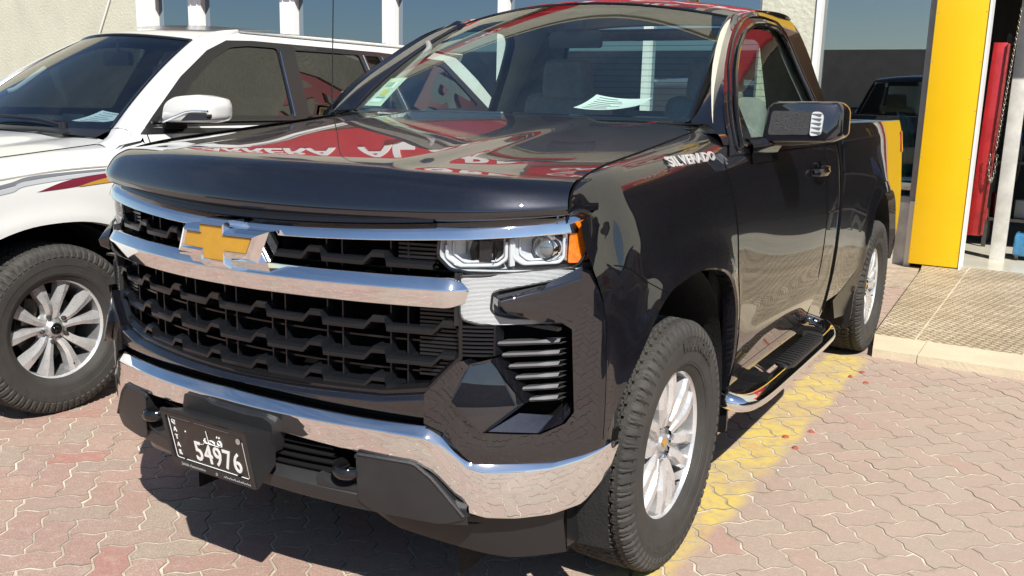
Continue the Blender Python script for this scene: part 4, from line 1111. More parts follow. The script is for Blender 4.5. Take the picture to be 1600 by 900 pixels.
def spoke_wheel(style, rb=.226, x_face=.098):
    """returns list of (name, MB, mat); outer face toward +x"""
    out = []
    q = MB(); q.lathe([(x_face-.004, rb+.010), (x_face+.004, rb+.006), (x_face+.003, rb-.002), (x_face-.010, rb-.010)], 72)
    out.append(('rim', q, ALLOY))
    q = MB(); q.lathe([(x_face-.010, rb-.010), (x_face-.045, rb-.017), (-.09, rb-.020), (-.10, rb+.004)], 72); out.append(('barrel', q, BARREL))
    n_ = 6 if style == 'a' else 5
    for k in range(n_):
        q = MB(); a0 = PI/2+2*PI*k/n_+(.12 if style == 'a' else .30)
        def P(r, t, x): return (x, r*math.cos(a0)+t*-math.sin(a0), r*math.sin(a0)+t*math.cos(a0))
        if style == 'a':
            for s_ in (-1, 1):
                st = [(.055, .0175, .0170, x_face-.018), (.100, .0240, .0205, x_face-.006), (.140, .0370, .0230, x_face-.001), (.185, .0400, .0215, x_face-.001), (rb-.004, .0430, .0270, x_face-.006)]
                rows = []
                for r, tc, hw, x in st:
                    sec = [(-hw, -.050), (-hw, -.015), (-hw*.55, .0), (hw*.60, .0), (hw, -.012), (hw, -.050)]
                    rows.append([P(r, s_*tc+t, x+dx) for t, dx in sec])
                q.grid(rows, flip=True)
            q.grid([[P(r, t, x_face-dd) for t in (-ww, 0, ww)] for r, ww, dd in ((.05, .02, .028), (.12, .024, .026), (.15, .030, .034), (rb-.008, .034, .040))], flip=True)
        else:
            for s_ in (-1, 1):
                st = [(.045, .000, .030, x_face-.034), (.085, .002, .038, x_face-.020), (.120, .009, .050, x_face-.012), (.165, .021, .076, x_face-.008), (rb-.006, .034, .110, x_face-.010)]
                rows = []
                for r, t0, t1, x in st:
                    tt0, tt1 = (t0, t1) if s_ > 0 else (-t1, -t0); w_ = tt1-tt0
                    rows.append([P(r, tt0, x-.045), P(r, tt0+.001, x-.005), P(r, tt0+w_*.45, x+.002), P(r, tt1-.001, x-.004), P(r, tt1, x-.045)])
                q.grid(rows, flip=True)
        out.append(('spoke', q, ALLOY))
    q = MB()
    if style == 'a': q.lathe([(x_face-.020, .001), (x_face-.019, .028), (x_face-.026, .033), (x_face-.030, .048), (x_face-.030, .082), (x_face-.045, .090)], 36)
    else: q.lathe([(x_face-.014, .001), (x_face-.012, .030), (x_face-.018, .037), (x_face-.036, .045), (x_face-.05, .075), (x_face-.06, .080)], 36)
    out.append(('hub', q, ALLOY2))
    q = MB()
    if style == 'a':
        q.prism(scl(bi, .0, (0, 0)) if False else [(-.016, .006), (-.006, .006), (-.006, .010), (.006, .010), (.006, .006), (.016, .006), (.012, -.004), (.005, -.004), (.005, -.008), (-.005, -.008), (-.005, -.004), (-.012, -.004)], lambda y, z, d: (x_face-.0185+d, y*1.1, z*1.1), -.002, .003); out.append(('hub_badge', q, GOLD))
    else:
        q.lathe([(x_face-.011, .001), (x_face-.009, .024), (x_face-.013, .027)], 28); out.append(('hub_cap', q, GLOSSB))
        q = MB()
        for (ry, rz_) in ((.017, .012), (.0065, .012)): q.tube([(x_face-.008, ry*math.cos(a), rz_*math.sin(a)) for a in np.linspace(0, 2*PI, 25)], .0014, 5, cap=False)
        q.tube([(x_face-.008, .015*math.cos(a), .004+.005*math.sin(a)) for a in np.linspace(0, 2*PI, 25)], .0014, 5, cap=False); out.append(('hub_badge', q, CHROME))
    nl = 6 if style == 'a' else 5
    for k in range(nl):
        a = PI/2+2*PI*(k+.5)/nl; rr = .066 if style == 'a' else .062; q = MB(); c = (x_face-(.042 if style == 'a' else .045), rr*math.cos(a), rr*math.sin(a))
        q.lathe([(.030, .001), (.028, .008), (.022, .0105), (0, .0115)], 6 if style == 'a' else 10, 'X', c); out.append(('lug_nut', q, CHROME if style == 'a' else STEEL))
    q = MB(); q.lathe([(.0, .001), (.0, .150), (-.02, .150)], 40, 'X', (x_face-.095, 0, 0)); out.append(('brake_disc', q, STEEL))
    q = MB(); q.box((x_face-.085, -.11, .06), (.06, .07, .13), bev=.012); out.append(('brake_caliper', q, STEEL))
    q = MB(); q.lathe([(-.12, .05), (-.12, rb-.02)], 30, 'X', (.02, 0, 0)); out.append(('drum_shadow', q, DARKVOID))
    q = MB(); a = -.95; q.tube([(x_face-.020, (rb-.025)*math.cos(a), (rb-.025)*math.sin(a)), (x_face-.004, (rb-.040)*math.cos(a), (rb-.040)*math.sin(a))], .004, 6); out.append(('valve_stem', q, SATIN))
    return out
def wheel(name, parent, style, loc, Rt, rb, spin=0.):
    """wheel facing +x"""
    w = empty(name); w.parent = parent; w.location = loc; w.rotation_euler = (spin, 0, 0)
    tm = tyre_mb(Rt, rb, .1325 if style == 'a' else .138, 70 if style == 'a' else 72)
    T = tm.build('tyre', RUBBER, w, smooth=28)
    rim_parent = None
    for n_, q, m_ in spoke_wheel(style, rb):
        q.build(n_, m_, w, smooth=(0 if n_ == 'spoke' else 30), recalc=(n_ in ('spoke',)))
    return w, T
WA, TA = wheel('wheel', TR, 'a', (.845, YA, .400), .402, .239, 0)
arc_text('WRANGLER', .324, R(68), .046, .1345).build('sidewall_lettering', RUBBER, TA)
arc_text('ALL TERRAIN', .322, R(-110), .028, .1325).build('sidewall_lettering', RUBBER, TA)
for loc, rz in (((.845, YR, .400), 0), ((-.845, YA, .400), PI), ((-.845, YR, .400), PI)):
    c = copy_tree(WA, TR); c.location = loc; c.rotation_euler = (.5 if rz == 0 else 0, 0, rz)

# =================================================================== WHITE SUV
SV = empty('suv', (0, 0, 0), label='white SUV with striped fender decal and tinted side windows beside the dark pickup', category='SUV')
CX = -2.87
_sz = [.40, .55, .75, .92, 1.04, 1.12, 1.20, 1.27]
_sx = [-1.96, -1.925, -1.895, -1.885, -1.897, -1.925, -1.965, -2.00]
SARCH = cat([(.255, .45), (.262, .60), (.32, .72), (.43, .81), (.58, .858), (.73, .872), (.90, .862), (1.05, .815), (1.15, .73), (1.20, .60), (1.215, .45)], 4)
SARCH2 = SARCH.copy(); SARCH2[:, 0] += 2.85
def XV(y, z):
    x = _crs(z, _sz, _sx); d = min(arch_d(y, z, SARCH), arch_d(y, z, SARCH2)); x += .018*math.exp(-(d/.06)**2)
    if y < .45: x -= .30*((.45-y)/.65)**2
    if y > 4.2: x -= .12*((y-4.2)/.5)**2
    return x
def hood_edge(y): return float(np.interp(y, [-.2, .2, .636, 1.13, 1.30], [-2.20, -2.13, -2.10, -2.10, -2.10])), float(np.interp(y, [-.2, .0, .2, .636, 1.13, 1.30], [1.02, 1.08, 1.11, 1.150, 1.196, 1.225]))
def bothc(q):
    q2 = MB(); q2.v = [(2*CX-v[0], v[1], v[2]) for v in q.v]; q2.f = [tuple(reversed(f)) for f in q.f]; q2.mi = list(q.mi); return q2
q = MB(); P = []
ys = sorted(set(list(np.linspace(-.19, .25, 10))+list(np.linspace(.256, .45, 10))+list(np.linspace(.48, 1.0, 12))+list(np.linspace(1.02, 1.214, 10))+[1.22, 1.28]))
for y in ys:
    zb = float(np.interp(y, SARCH[:, 0], SARCH[:, 1])) if .255 <= y <= 1.215 else .46
    hx, hz = hood_edge(y); za = min(1.09, hz-.05)
    pts = [(hx, y, hz), (hx+.4*(XV(y, za)-hx), y, hz-.008), (hx+.8*(XV(y, za)-hx), y, hz-.03)]+[(XV(y, z), y, z) for z in np.linspace(za, zb, 12)]
    P.append([tuple(p) for p in cat(pts, 2)])
q.grid(P); q.grid([[(XV(y, z), y, z), (XV(y, z)-.05, y+(.73-y)*.02, z-.006)] for y, z in SARCH], flip=True)
for qq in (q, bothc(q)): qq.build('fender', WHITEP, SV, smooth=45)
# doors/rear body
q = MB(); P = []
for y in list(np.linspace(1.28, 3.09, 22))+list(np.linspace(3.106, 3.4, 8))+list(np.linspace(3.45, 3.8, 6))+list(np.linspace(3.85, 4.064, 8))+list(np.linspace(4.075, 4.72, 8)):
    zb = float(np.interp(y, SARCH2[:, 0], SARCH2[:, 1])) if 3.105 <= y <= 4.065 else .46
    zt = 1.275+.02*(y-1.28)/3; P.append([(XV(y, min(z, 1.27)), y, z) for z in np.linspace(zt, zb, 16)])
q.grid(P)
for qq in (q, bothc(q)): qq.build('body_side', WHITEP, SV, smooth=45)
# hood
q = MB(); rows = []
for u in np.linspace(-1, 1, 41):
    row = []
    for t in np.linspace(0, 1, 22):
        y = -.19+t*1.36+(.05*(1-u*u) if t < .1 else 0)-.10*(1-u*u)*(1-t); hx, hz = hood_edge(-.19+t*1.39)
        hw = hx-CX; z = hz+.045*(1-abs(u)**2.2)-.012*math.exp(-((abs(u)-.62)/.10)**2); row.append((CX+u*hw, y+.0, z))
    row.insert(0, (row[0][0], row[0][1]-.02, row[0][2]-.10)); rows.append(row)
q.grid(rows, flip=True); q.build('hood', WHITEP, SV, smooth=50)
q = MB(); q.tube([(hood_edge(y)[0]-.001, y, hood_edge(y)[1]+.0005) for y in np.linspace(-.19, 1.2, 24)], .0035, 6)
q.tube([tuple(p) for p in cat([(-2.10, 1.20, 1.205), (-2.14, 1.235, 1.225), (-2.18, 1.22, 1.245)], 4)], .0035, 6)
q.tube([(XV(1.31, z)+.001, 1.31, z) for z in np.linspace(.5, 1.26, 10)], .003, 6); q.tube([(XV(2.36, z)+.001, 2.36, z) for z in np.linspace(.5, 1.26, 10)], .003, 6)
q.build('panel_gap', SEAMM, SV)
# front face
q = MB(); q.box((CX, -.12, .78), (1.4, .24, .5), bev=.05); q.box((CX, -.24, .56), (1.6, .10, .22), bev=.04); q.build('front_bumper', WHITEP, SV)
q = MB(); 
for k in range(4): q.box((CX, -.26, .80+k*.06), (1.1, .03, .03), bev=.008)
q.build('front_grille', CHROME, SV)
# greenhouse
_vz = [1.20, 1.27, 1.33, 1.5, 1.65, 1.72, 1.78, 1.81]; _vx = [-1.965, -2.00, -2.035, -2.135, -2.225, -2.27, -2.32, -2.37]
def GV(z): return _crs(z, _vz, _vx)
def gvf(off=0): return lambda y, z, d: (GV(z)+off-d, y, z)
W1 = fillet([(1.50, 1.335), (1.72, 1.50), (1.95, 1.64), (2.10, 1.705), (2.25, 1.722), (2.475, 1.722), (2.36, 1.33)], .03, 3)
W2 = fillet([(2.50, 1.335), (2.615, 1.718), (3.22, 1.722), (3.20, 1.338)], .025, 3)
W3 = fillet([(3.26, 1.34), (3.28, 1.72), (3.42, 1.72), (3.44, 1.345)], .015, 3)
W4 = fillet([(3.50, 1.35), (3.48, 1.715), (4.15, 1.69), (4.40, 1.40)], .04, 3)
BO = [(1.31, 1.262), (1.39, 1.335), (1.66, 1.53), (1.92, 1.68), (2.10, 1.745), (2.30, 1.755), (3.45, 1.752), (4.20, 1.73), (4.52, 1.38), (4.55, 1.28)]
SO = [(1.18, 1.245), (1.30, 1.27), (4.72, 1.28), (4.72, 1.34), (4.55, 1.60), (4.40, 1.76), (4.1, 1.795), (3.0, 1.805), (2.3, 1.80), (2.12, 1.785), (1.93, 1.715), (1.55, 1.49)]
q = MB(); q.panel([(1.27, 1.245)]+BO[1:-1]+[(4.55, 1.250)], [W1, W2, W3, W4], gvf(.003), res=.06, depth=.02)
for qq in (q, bothc(q)): qq.build('window_frame', SATIN, SV)
q = MB(); q.panel([(1.22, 1.275)]+BO[1:-1]+[(4.60, 1.285), (4.72, 1.285)]+SO[3:], [], gvf(-.002), res=.06) if False else None
SOo = [(1.10, 1.19), (1.26, 1.215), (1.30, 1.25), (1.40, 1.325)]+BO[2:-1]+[(4.54, 1.285), (4.72, 1.285)]+SO[3:]
q = MB(); q.panel(SOo, [], gvf(.0), res=.05)
SOU = q
for qq in (q, bothc(q)): qq.build('roof_rail_panel', WHITEP, SV, smooth=50)
for Wn in (W1, W2, W3, W4):
    q = MB(); q.panel(Wn, [], gvf(-.006), res=.15)
    for qq in (q, bothc(q)): qq.build('side_window', TINT, SV)
for sg_ in ([(2.365, 1.325), (2.478, 1.70)], [(3.235, 1.34), (3.255, 1.72)], [(3.47, 1.345), (3.455, 1.72)]):
    q = MB(); q.tube([gvf(.008)(y, z, 0) for y, z in sg_], .005, 6)
    for qq in (q, bothc(q)): qq.build('window_divider', CHROME, SV)
q = MB(); q.tube([gvf(.006)(y, z, 0) for y, z in cat([(1.36, 1.300), (2.4, 1.306), (3.5, 1.315), (4.5, 1.33)], 5)], .009, 6)
for qq in (q, bothc(q)): qq.build('belt_moulding', GLOSSB, SV)
# windshield & pillars
def wv(u, v):
    bx, by, bz = .715*u, 1.235-.14*(1-u*u), 1.262-.005*(1-u*u); tx, ty, tz = .50*u, 1.925-.13*(1-u*u), 1.733+.028*(1-u*u); k = 4*v*(1-v)
    return (CX+bx+(tx-bx)*v+.012*k*u, by+(ty-by)*v-.02*k, bz+(tz-bz)*v+.02*k)
g = MB(); g.grid([[wv(u, v) for v in np.linspace(0, 1, 13)] for u in np.linspace(-1, 1, 25)], flip=True); g.build('windshield', SUVGL, SV)
q = MB(); q.tube([wv(-1, v) for v in np.linspace(0, 1, 12)]+[wv(u, 1) for u in np.linspace(-1, 1, 20)]+[wv(1, v) for v in np.linspace(1, 0, 12)], .010, 6)
for s_ in (-1, 1): q.grid([[tuple(np.array(wv(s_, v))+np.array([0, .004, -.003])), tuple(np.array(wv(s_*.955, v))+np.array([0, .006, -.006]))] for v in np.linspace(0, 1, 12)])
q.grid([[tuple(np.array(wv(u, v))+np.array([0, .005, -.005])) for v in (0, .07)] for u in np.linspace(-1, 1, 25)])
q.build('windshield_trim', GLOSSB, SV)
q = MB(); q.surf([[(-2.10, 1.10, 1.195), (-2.04, 1.10, 1.195), (-1.965, 1.10, 1.16)], [(-2.12, 1.18, 1.225), (-2.05, 1.18, 1.232), (-1.968, 1.17, 1.20)], [(-2.155, 1.235, 1.262), (-2.07, 1.22, 1.272), (-1.985, 1.22, 1.255)]], 3, 3)
for qq in (q, bothc(q)): qq.build('cowl_corner', WHITEP, SV, smooth=60)
a = cat([wv(1, v) for v in np.linspace(0, 1, 6)]+[(CX+.505, 2.05, 1.782), (CX+.515, 2.25, 1.808)], 4); 
b = cat([(GV(z), y, z) for y, z in [(1.22, 1.262), (1.36, 1.338), (1.50, 1.438), (1.64, 1.533), (1.79, 1.622), (1.95, 1.708), (2.09, 1.768), (2.25, 1.795)]], 4)
q = MB(); q.grid([[tuple(p), tuple(p*.6+c2*.4+np.array([.010, -.014, .012])), tuple(p*.25+c2*.75+np.array([.008, -.004, .006])), tuple(c2)] for p, c2 in zip(a, b)])
for qq in (q, bothc(q)): qq.build('pillar', WHITEP, SV, smooth=60)
q = MB(); rows = []
for y, hw, ze, zc in [(1.925, .50, 1.733, 1.761), (2.02, .505, 1.773, 1.793), (2.25, .515, 1.805, 1.822), (2.8, .52, 1.820, 1.842), (3.6, .52, 1.820, 1.842), (4.2, .51, 1.80, 1.82), (4.55, .50, 1.74, 1.76), (4.72, .55, 1.45, 1.47), (4.8, .60, 1.2, 1.2), (4.8, .75, .6, .6)]:
    rows.append([(CX+hw*u, y-(.13*(1-u*u) if y < 2 else .08*(1-u*u) if y < 2.1 else 0), ze+(zc-ze)*(1-u*u)) for u in np.linspace(-1, 1, 21)])
q.grid([[tuple(p) for p in cat([rows[i][j] for i in range(len(rows))], 4)] for j in range(21)], flip=True); q.build('roof', WHITEP, SV, smooth=60)
q = MB(); yy = np.linspace(2.25, 4.55, 14); q.grid([[(CX+.515, y, 1.806+.014*math.sin(PI*min(1, (y-2.25)/.8)*.5) if y < 4.2 else 1.80-.06*(y-4.2)/.35), (CX+.535, y, 1.806 if y < 4.2 else 1.79), (GV(1.795), y, 1.79+.008)] for y in yy])
for qq in (q, bothc(q)): qq.build('roof_edge', WHITEP, SV, smooth=60)
# sunroof
q = MB(); q.panel(fillet([(CX-.36, 2.15), (CX+.36, 2.15), (CX+.36, 2.75), (CX-.36, 2.75)], .05, 3), [], lambda x, y, d: (x, y, 1.835+.012*min(1, (y-2.1)/.5)-.02*((x-CX)/.4)**2*.5+.004), res=.1); q.build('sunroof', GLOSSB, SV)
# cowl, wiper
q = MB(); q.grid([[(CX+.71*u, 1.19-.12*(1-u*u)-.04, 1.225+.02*(1-u*u)), (CX+.71*u, 1.24-.14*(1-u*u), 1.262)] for u in np.linspace(-1, 1, 21)], flip=True); q.build('cowl', SATIN, SV)
q = MB(); q.tube([(CX+.50, 1.12, 1.275), (CX+.30, 1.115, 1.300), (CX-.25, 1.085, 1.315)], .009, 8); q.tube([(CX+.44, 1.14, 1.293), (CX-.30, 1.098, 1.312)], .0055, 6); q.lathe([(0, .02), (.03, .018)], 12, 'Z', (CX+.50, 1.12, 1.262)); q.build('wiper', SATIN, SV)
# interior
q = MB(); q.grid([[(CX+x, y-.08*(1-(x/.7)**2), z) for y, z in ((1.22, 1.245), (1.45, 1.255), (1.62, 1.24), (1.66, 1.10), (1.62, .9))] for x in np.linspace(-.76, .76, 15)], flip=True); q.box((CX-.38, 1.56, 1.26), (.36, .14, .08), bev=.03); q.box((CX+.02, 1.50, 1.285), (.17, .03, .06), bev=.004); DD = q.build('dashboard', DASH, SV)
q = MB(); q.tube([(CX+.38+.19*math.cos(a), 1.80+.08*math.sin(a), 1.22+.17*math.sin(a)) for a in np.linspace(0, 2*PI, 33)], .015, 8, cap=False); q.build('steering_wheel', SATIN, SV)
for x in (-.38, .38):
    q = MB(); q.box((CX+x, 2.45, 1.10), (.5, .16, .66), bev=.06); q.box((CX+x, 2.47, 1.53), (.26, .11, .19), bev=.05); q.build('seat', LIGHTTRIM, SV, smooth=60)
q = MB(); q.box((CX, 3.2, 1.10), (1.3, .16, .60), bev=.06); q.build('rear_seat', LIGHTTRIM, SV, smooth=60)
q = MB(); q.box((CX, 2.9, .62), (1.75, 3.5, .1)); q.box((CX, .9, .80), (1.3, .7, .5)); q.box((CX, 1.42, .9), (1.7, .05, .65)); q.build('floor_pan', DARKVOID, SV)
q = MB(); P_ = fillet([(-.12, -.04), (.12, -.04), (.11, .04), (-.11, .04)], .02, 4); q.prism(P_, lambda a_, b_, d: (CX+a_, 1.80+d, 1.63+b_), 0, .03); q.tube([(CX, 1.82, 1.66), (CX, 1.82, 1.74)], .01, 6); q.build('rear_view_mirror', SATIN, SV)
q = MB(); q.tube(cat([(CX-.62, 1.52, 1.43), (CX-.585, 1.55, 1.45), (CX-.54, 1.66, 1.54), (CX-.55, 1.71, 1.57)], 4), .014, 8); q.build('grab_handle', LIGHTTRIM, SV)
# mirror
q = MB(); rings = []
O = [(-1.985, 1.300), (-1.73, 1.306), (-1.688, 1.325), (-1.684, 1.390), (-1.70, 1.425), (-1.78, 1.442), (-1.90, 1.432), (-1.965, 1.395)]
for dy, sc in ((0, .80), (.015, .93), (.05, 1.0), (.11, 1.0), (.15, .95), (.155, .9)):
    P_ = fillet(O, .03, 4); c = (-1.83, 1.37); rings.append([(c[0]+(p[0]-c[0])*sc, 1.375+dy+.22*(p[0]+1.98), c[1]+(p[1]-c[1])*sc) for p in P_])
q.grid(rings, closed_v=True); q.add(rings[0], [tuple(range(len(rings[0])))]); q.add(rings[-1], [tuple(range(len(rings[0])))])
for qq, s_ in ((q, 1), (bothc(q), -1)):
    mr = qq.build('mirror', WHITEP, SV, smooth=60, recalc=True)
    q2 = MB(); P_ = fillet([(-1.845, 1.312), (-1.70, 1.320), (-1.69, 1.350), (-1.80, 1.350)], .008, 2); q2.prism(P_, lambda x, z, d: (x, 1.368+.22*(x+1.98)+d, z), 0, .03)
    q3 = MB(); q3.tube([(x, 1.370+.22*(x+1.98), z) for x, z in cat([(-1.95, 1.305), (-1.87, 1.335), (-1.80, 1.358), (-1.69, 1.362)], 4)], .006, 8)
    q4 = MB(); q4.box((-1.96, 1.50, 1.325), (.14, .10, .05), bev=.012); q4.box((-2.0, 1.48, 1.30), (.06, .14, .07), bev=.012)
    if s_ < 0: q2, q3, q4 = bothc(q2), bothc(q3), bothc(q4)
    q2.build('turn_lamp', CHROME, mr, recalc=True); q3.build('mirror_strip', CHROME, mr); q4.build('mirror_bracket', SATIN, mr)
# stripes on fender
def stripe(name, lo, hi, col, off=.0025):
    q = MB(); lo, hi = cat(lo, 8), cat(hi, 8); q.grid([[(XV(a[0], a[1])+off, a[0], a[1]), (XV(a[0], (a[1]+b[1])/2)+off, (a[0]+b[0])/2, (a[1]+b[1])/2), (XV(b[0], b[1])+off, b[0], b[1])] for a, b in zip(lo, hi)])
    q.build(name, mat(name+'_vinyl', col, .35), SV, smooth=60)
stripe('decal_stripe', [(.36, 1.052), (.60, 1.078), (.85, 1.098), (1.24, 1.105)], [(.36, 1.058), (.60, 1.084), (.85, 1.104), (1.24, 1.110)], (.30, .28, .24))
stripe('decal_stripe', [(.36, 1.010), (.55, 1.042), (.70, 1.070), (1.24, 1.095)], [(.36, 1.022), (.55, 1.058), (.70, 1.084), (1.24, 1.101)], (.14, .15, .17))
stripe('decal_stripe', [(.36, .992), (.55, 1.018), (.66, 1.045), (1.24, 1.088)], [(.36, 1.008), (.55, 1.038), (.66, 1.064), (1.24, 1.094)], (.38, .40, .42))
stripe('decal_stripe', [(.66, 1.012), (.80, 1.020), (.95, 1.032), (1.24, 1.045)], [(.68, 1.016), (.80, 1.050), (.95, 1.070), (1.24, 1.085)], (.15, .012, .028), .0028)
stripe('decal_stripe', [(.86, 1.022), (.95, 1.028), (1.05, 1.034), (1.24, 1.045)], [(.87, 1.026), (.95, 1.044), (1.05, 1.058), (1.24, 1.070)], (.40, .21, .035), .0034)
WS_, TS_ = wheel('wheel', SV, 'b', (-2.015, .73, .385), .388, .228, -.25)
arc_text('GRANDTREK', .315, R(-97), .030, .138, da=.15).build('sidewall_lettering', RUBBER, TS_)
arc_text('DUNLOP', .315, R(66), .030, .138).build('sidewall_lettering', RUBBER, TS_)
for loc, rz in (((-2.015, 3.58, .385), 0), ((2*CX+2.015, .73, .385), PI), ((2*CX+2.015, 3.58, .385), PI)):
    c = copy_tree(WS_, SV); c.location = loc; c.rotation_euler = (0, 0, rz)
for yc in (.73, 3.58):
    q = MB(); q.grid([[(x, yc+.49*math.cos(a), .40+.475*math.sin(a)) for x in (-2.4, -2.1, -1.93)] for a in np.linspace(-.3, PI+.3, 22)]); q.box((-2.42, yc, .6), (.04, 1.0, .8))
    for qq in (q, bothc(q)): qq.build('wheel_liner', WELL, SV)
# papers on the dashboards
def paper(name, c, w_, d_, rz, label, nlines, group=None):
    q = MB(); Rz = Matrix.Rotation(rz, 3, 'Z'); q.grid([[tuple(Rz @ Vector((u*w_/2, v*d_/2, .010*u*u+.006*v*v-.004*u*v+.022*v))+Vector(c)) for v in np.linspace(-1, 1, 7)] for u in np.linspace(-1, 1, 9)], flip=True)
    o = q.build(name, PAPER, None, label=label, category='paper sheet')
    q = MB()
    for k in range(nlines):
        v = -.75+1.5*k/(nlines-1); l_ = random.uniform(.4, .85); u0 = -.8; 
        q.grid([[tuple(Rz @ Vector((u*w_/2, vv*d_/2, .0014+.010*u*u+.006*vv*vv-.004*u*vv+.022*vv))+Vector(c)) for vv in (v, v+.05)] for u in np.linspace(u0, u0+l_*1.6, 6)], flip=True)
    q.build('printed_lines', mat('ink_'+name, (.10, .12, .14), .7), o)
paper('paper_sheet', (.375, 1.62, 1.442), .23, .26, .12, 'white printed sheet lying on the dashboard of the dark pickup', 7)
paper('paper_notice', (CX+.40, 1.44, 1.300), .30, .20, .10, 'printed notice lying on the dashboard of the white SUV', 6)
# =================================================================== SETTING
# ground sheet
GM = noisy(mat('far_ground', (.34, .25, .21), .85), .6, .25, .3, 30, 6)
q = MB(); q.grid([[(x, y, -.032) for y in (-120, 60)] for x in (-90, 90)], flip=True); q.build('ground', GM, None, kind='structure')
# joint sand
SAND = noisy(mat('joint_sand', (.72, .63, .50), .95), 7, .45, .6, 300, 6, 0, (.22, .18, .135))
# pavers
def paver_mat():
    M = mat('paver', (0.468, 0.292, 0.234), .82); b = M.node_tree.nodes['Principled BSDF']
    at = N(M, 'ShaderNodeAttribute'); at.attribute_name = 'rnd'
    r = N(M, 'ShaderNodeValToRGB'); e = r.color_ramp; e.interpolation = 'LINEAR'
    e.elements[0].position = 0; e.elements[0].color = (0.433, 0.287, 0.234, 1); e.elements[1].position = 1; e.elements[1].color = (0.468, 0.333, 0.269, 1)
    for p, c in ((.18, (0.480, 0.304, 0.252)), (.35, (0.515, 0.351, 0.287)), (.5, (0.421, 0.298, 0.252)), (.62, (0.503, 0.351, 0.281)), (.78, (0.421, 0.328, 0.269)), (.86, (0.468, 0.386, 0.304)), (.92, (0.468, 0.292, 0.246)), (.97, (0.491, 0.234, 0.193))): 
        k = e.elements.new(p); k.color = (*c, 1)
    L(M, at.outputs['Fac'], r.inputs[0])
    t = N(M, 'ShaderNodeTexCoord')
    n1 = N(M, 'ShaderNodeTexNoise', Scale=2.2, Detail=6, Roughness=.7); L(M, t.outputs['Object'], n1.inputs['Vector'])
    n2 = N(M, 'ShaderNodeTexNoise', Scale=150, Detail=3, Roughness=.8); L(M, t.outputs['Object'], n2.inputs['Vector'])
    n3 = N(M, 'ShaderNodeTexNoise', Scale=22, Detail=6, Roughness=.7); L(M, t.outputs['Object'], n3.inputs['Vector'])
    def mixc(fac_sock, lo, hi, col, prev, mode='MIX', mx=1.):
        rr = N(M, 'ShaderNodeValToRGB'); rr.color_ramp.elements[0].position = lo; rr.color_ramp.elements[1].position = hi; rr.color_ramp.elements[1].color = (mx, mx, mx, 1)
        L(M, fac_sock, rr.inputs[0]); m_ = N(M, 'ShaderNodeMixRGB'); m_.blend_type = mode; m_.inputs[2].default_value = (*col, 1); L(M, rr.outputs[0], m_.inputs[0]); L(M, prev, m_.inputs[1]); return m_.outputs[0]
    c = mixc(n2.outputs['Fac'], .54, .68, (.70, .60, .48), r.outputs[0], mx=.65)
    c = mixc(n2.outputs['Fac'], .46, .34, (.16, .10, .08), c, mx=.5)
    c = mixc(n3.outputs['Fac'], .52, .75, (.52, .44, .36), c, mx=.5)
    c = mixc(n1.outputs['Fac'], .50, .72, (.33, .27, .21), c, mx=.45)
    # drier, dustier paving towards the right
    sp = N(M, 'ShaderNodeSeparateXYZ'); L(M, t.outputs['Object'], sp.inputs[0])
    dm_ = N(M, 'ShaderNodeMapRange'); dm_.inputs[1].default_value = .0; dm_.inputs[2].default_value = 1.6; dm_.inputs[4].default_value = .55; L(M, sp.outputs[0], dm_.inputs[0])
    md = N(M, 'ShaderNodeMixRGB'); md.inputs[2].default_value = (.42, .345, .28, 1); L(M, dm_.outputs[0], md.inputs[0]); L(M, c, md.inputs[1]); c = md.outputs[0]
    def mth(op, a, b_=None, clamp=False):
        n = N(M, 'ShaderNodeMath'); n.operation = op; n.use_clamp = clamp
        for i, s in enumerate((a, b_)):
            if s is None: continue
            if isinstance(s, (int, float)): n.inputs[i].default_value = s
            else: L(M, s, n.inputs[i])
        return n.outputs[0]
    nw = N(M, 'ShaderNodeTexNoise', Scale=5.5, Detail=5, Roughness=.6); L(M, t.outputs['Object'], nw.inputs['Vector'])
    w = mth('MULTIPLY', mth('SUBTRACT', nw.outputs['Fac'], .5), .14)
    cx = mth('ADD', mth('ABSOLUTE', mth('ADD', mth('SUBTRACT', sp.outputs[0], .905), w)), 0.)
    inx = mth('MULTIPLY', mth('SUBTRACT', .135, cx), 22, True)
    iny1 = mth('MULTIPLY', mth('SUBTRACT', sp.outputs[1], .55), 4, True); iny2 = mth('MULTIPLY', mth('SUBTRACT', 4.02, sp.outputs[1]), 8, True)
    wear = N(M, 'ShaderNodeMapRange'); wear.inputs[1].default_value = .33; wear.inputs[2].default_value = .52; L(M, n3.outputs['Fac'], wear.inputs[0])
    nb = N(M, 'ShaderNodeTexNoise', Scale=3.1, Detail=4); L(M, t.outputs['Object'], nb.inputs['Vector'])
    wb = N(M, 'ShaderNodeMapRange'); wb.inputs[1].default_value = .34; wb.inputs[2].default_value = .56; L(M, nb.outputs['Fac'], wb.inputs[0])
    fac = mth('MULTIPLY', mth('MULTIPLY', mth('MULTIPLY', inx, iny1), iny2), mth('MULTIPLY', mth('ADD', mth('MULTIPLY', wear.outputs[0], .70), .28), mth('ADD', mth('MULTIPLY', wb.outputs[0], .75), .2)), True)
    my = N(M, 'ShaderNodeMixRGB'); my.inputs[2].default_value = (.60, .46, .11, 1); L(M, fac, my.inputs[0]); L(M, c, my.inputs[1]); L(M, my.outputs[0], b.inputs['Base Color'])
    ae = N(M, 'ShaderNodeAttribute'); ae.attribute_name = 'edge'; me_ = N(M, 'ShaderNodeMixRGB'); me_.inputs[2].default_value = (.13, .10, .075, 1); L(M, mth('MULTIPLY', ae.outputs['Fac'], .9), me_.inputs[0]); L(M, my.outputs[0], me_.inputs[1]); L(M, me_.outputs[0], b.inputs['Base Color'])
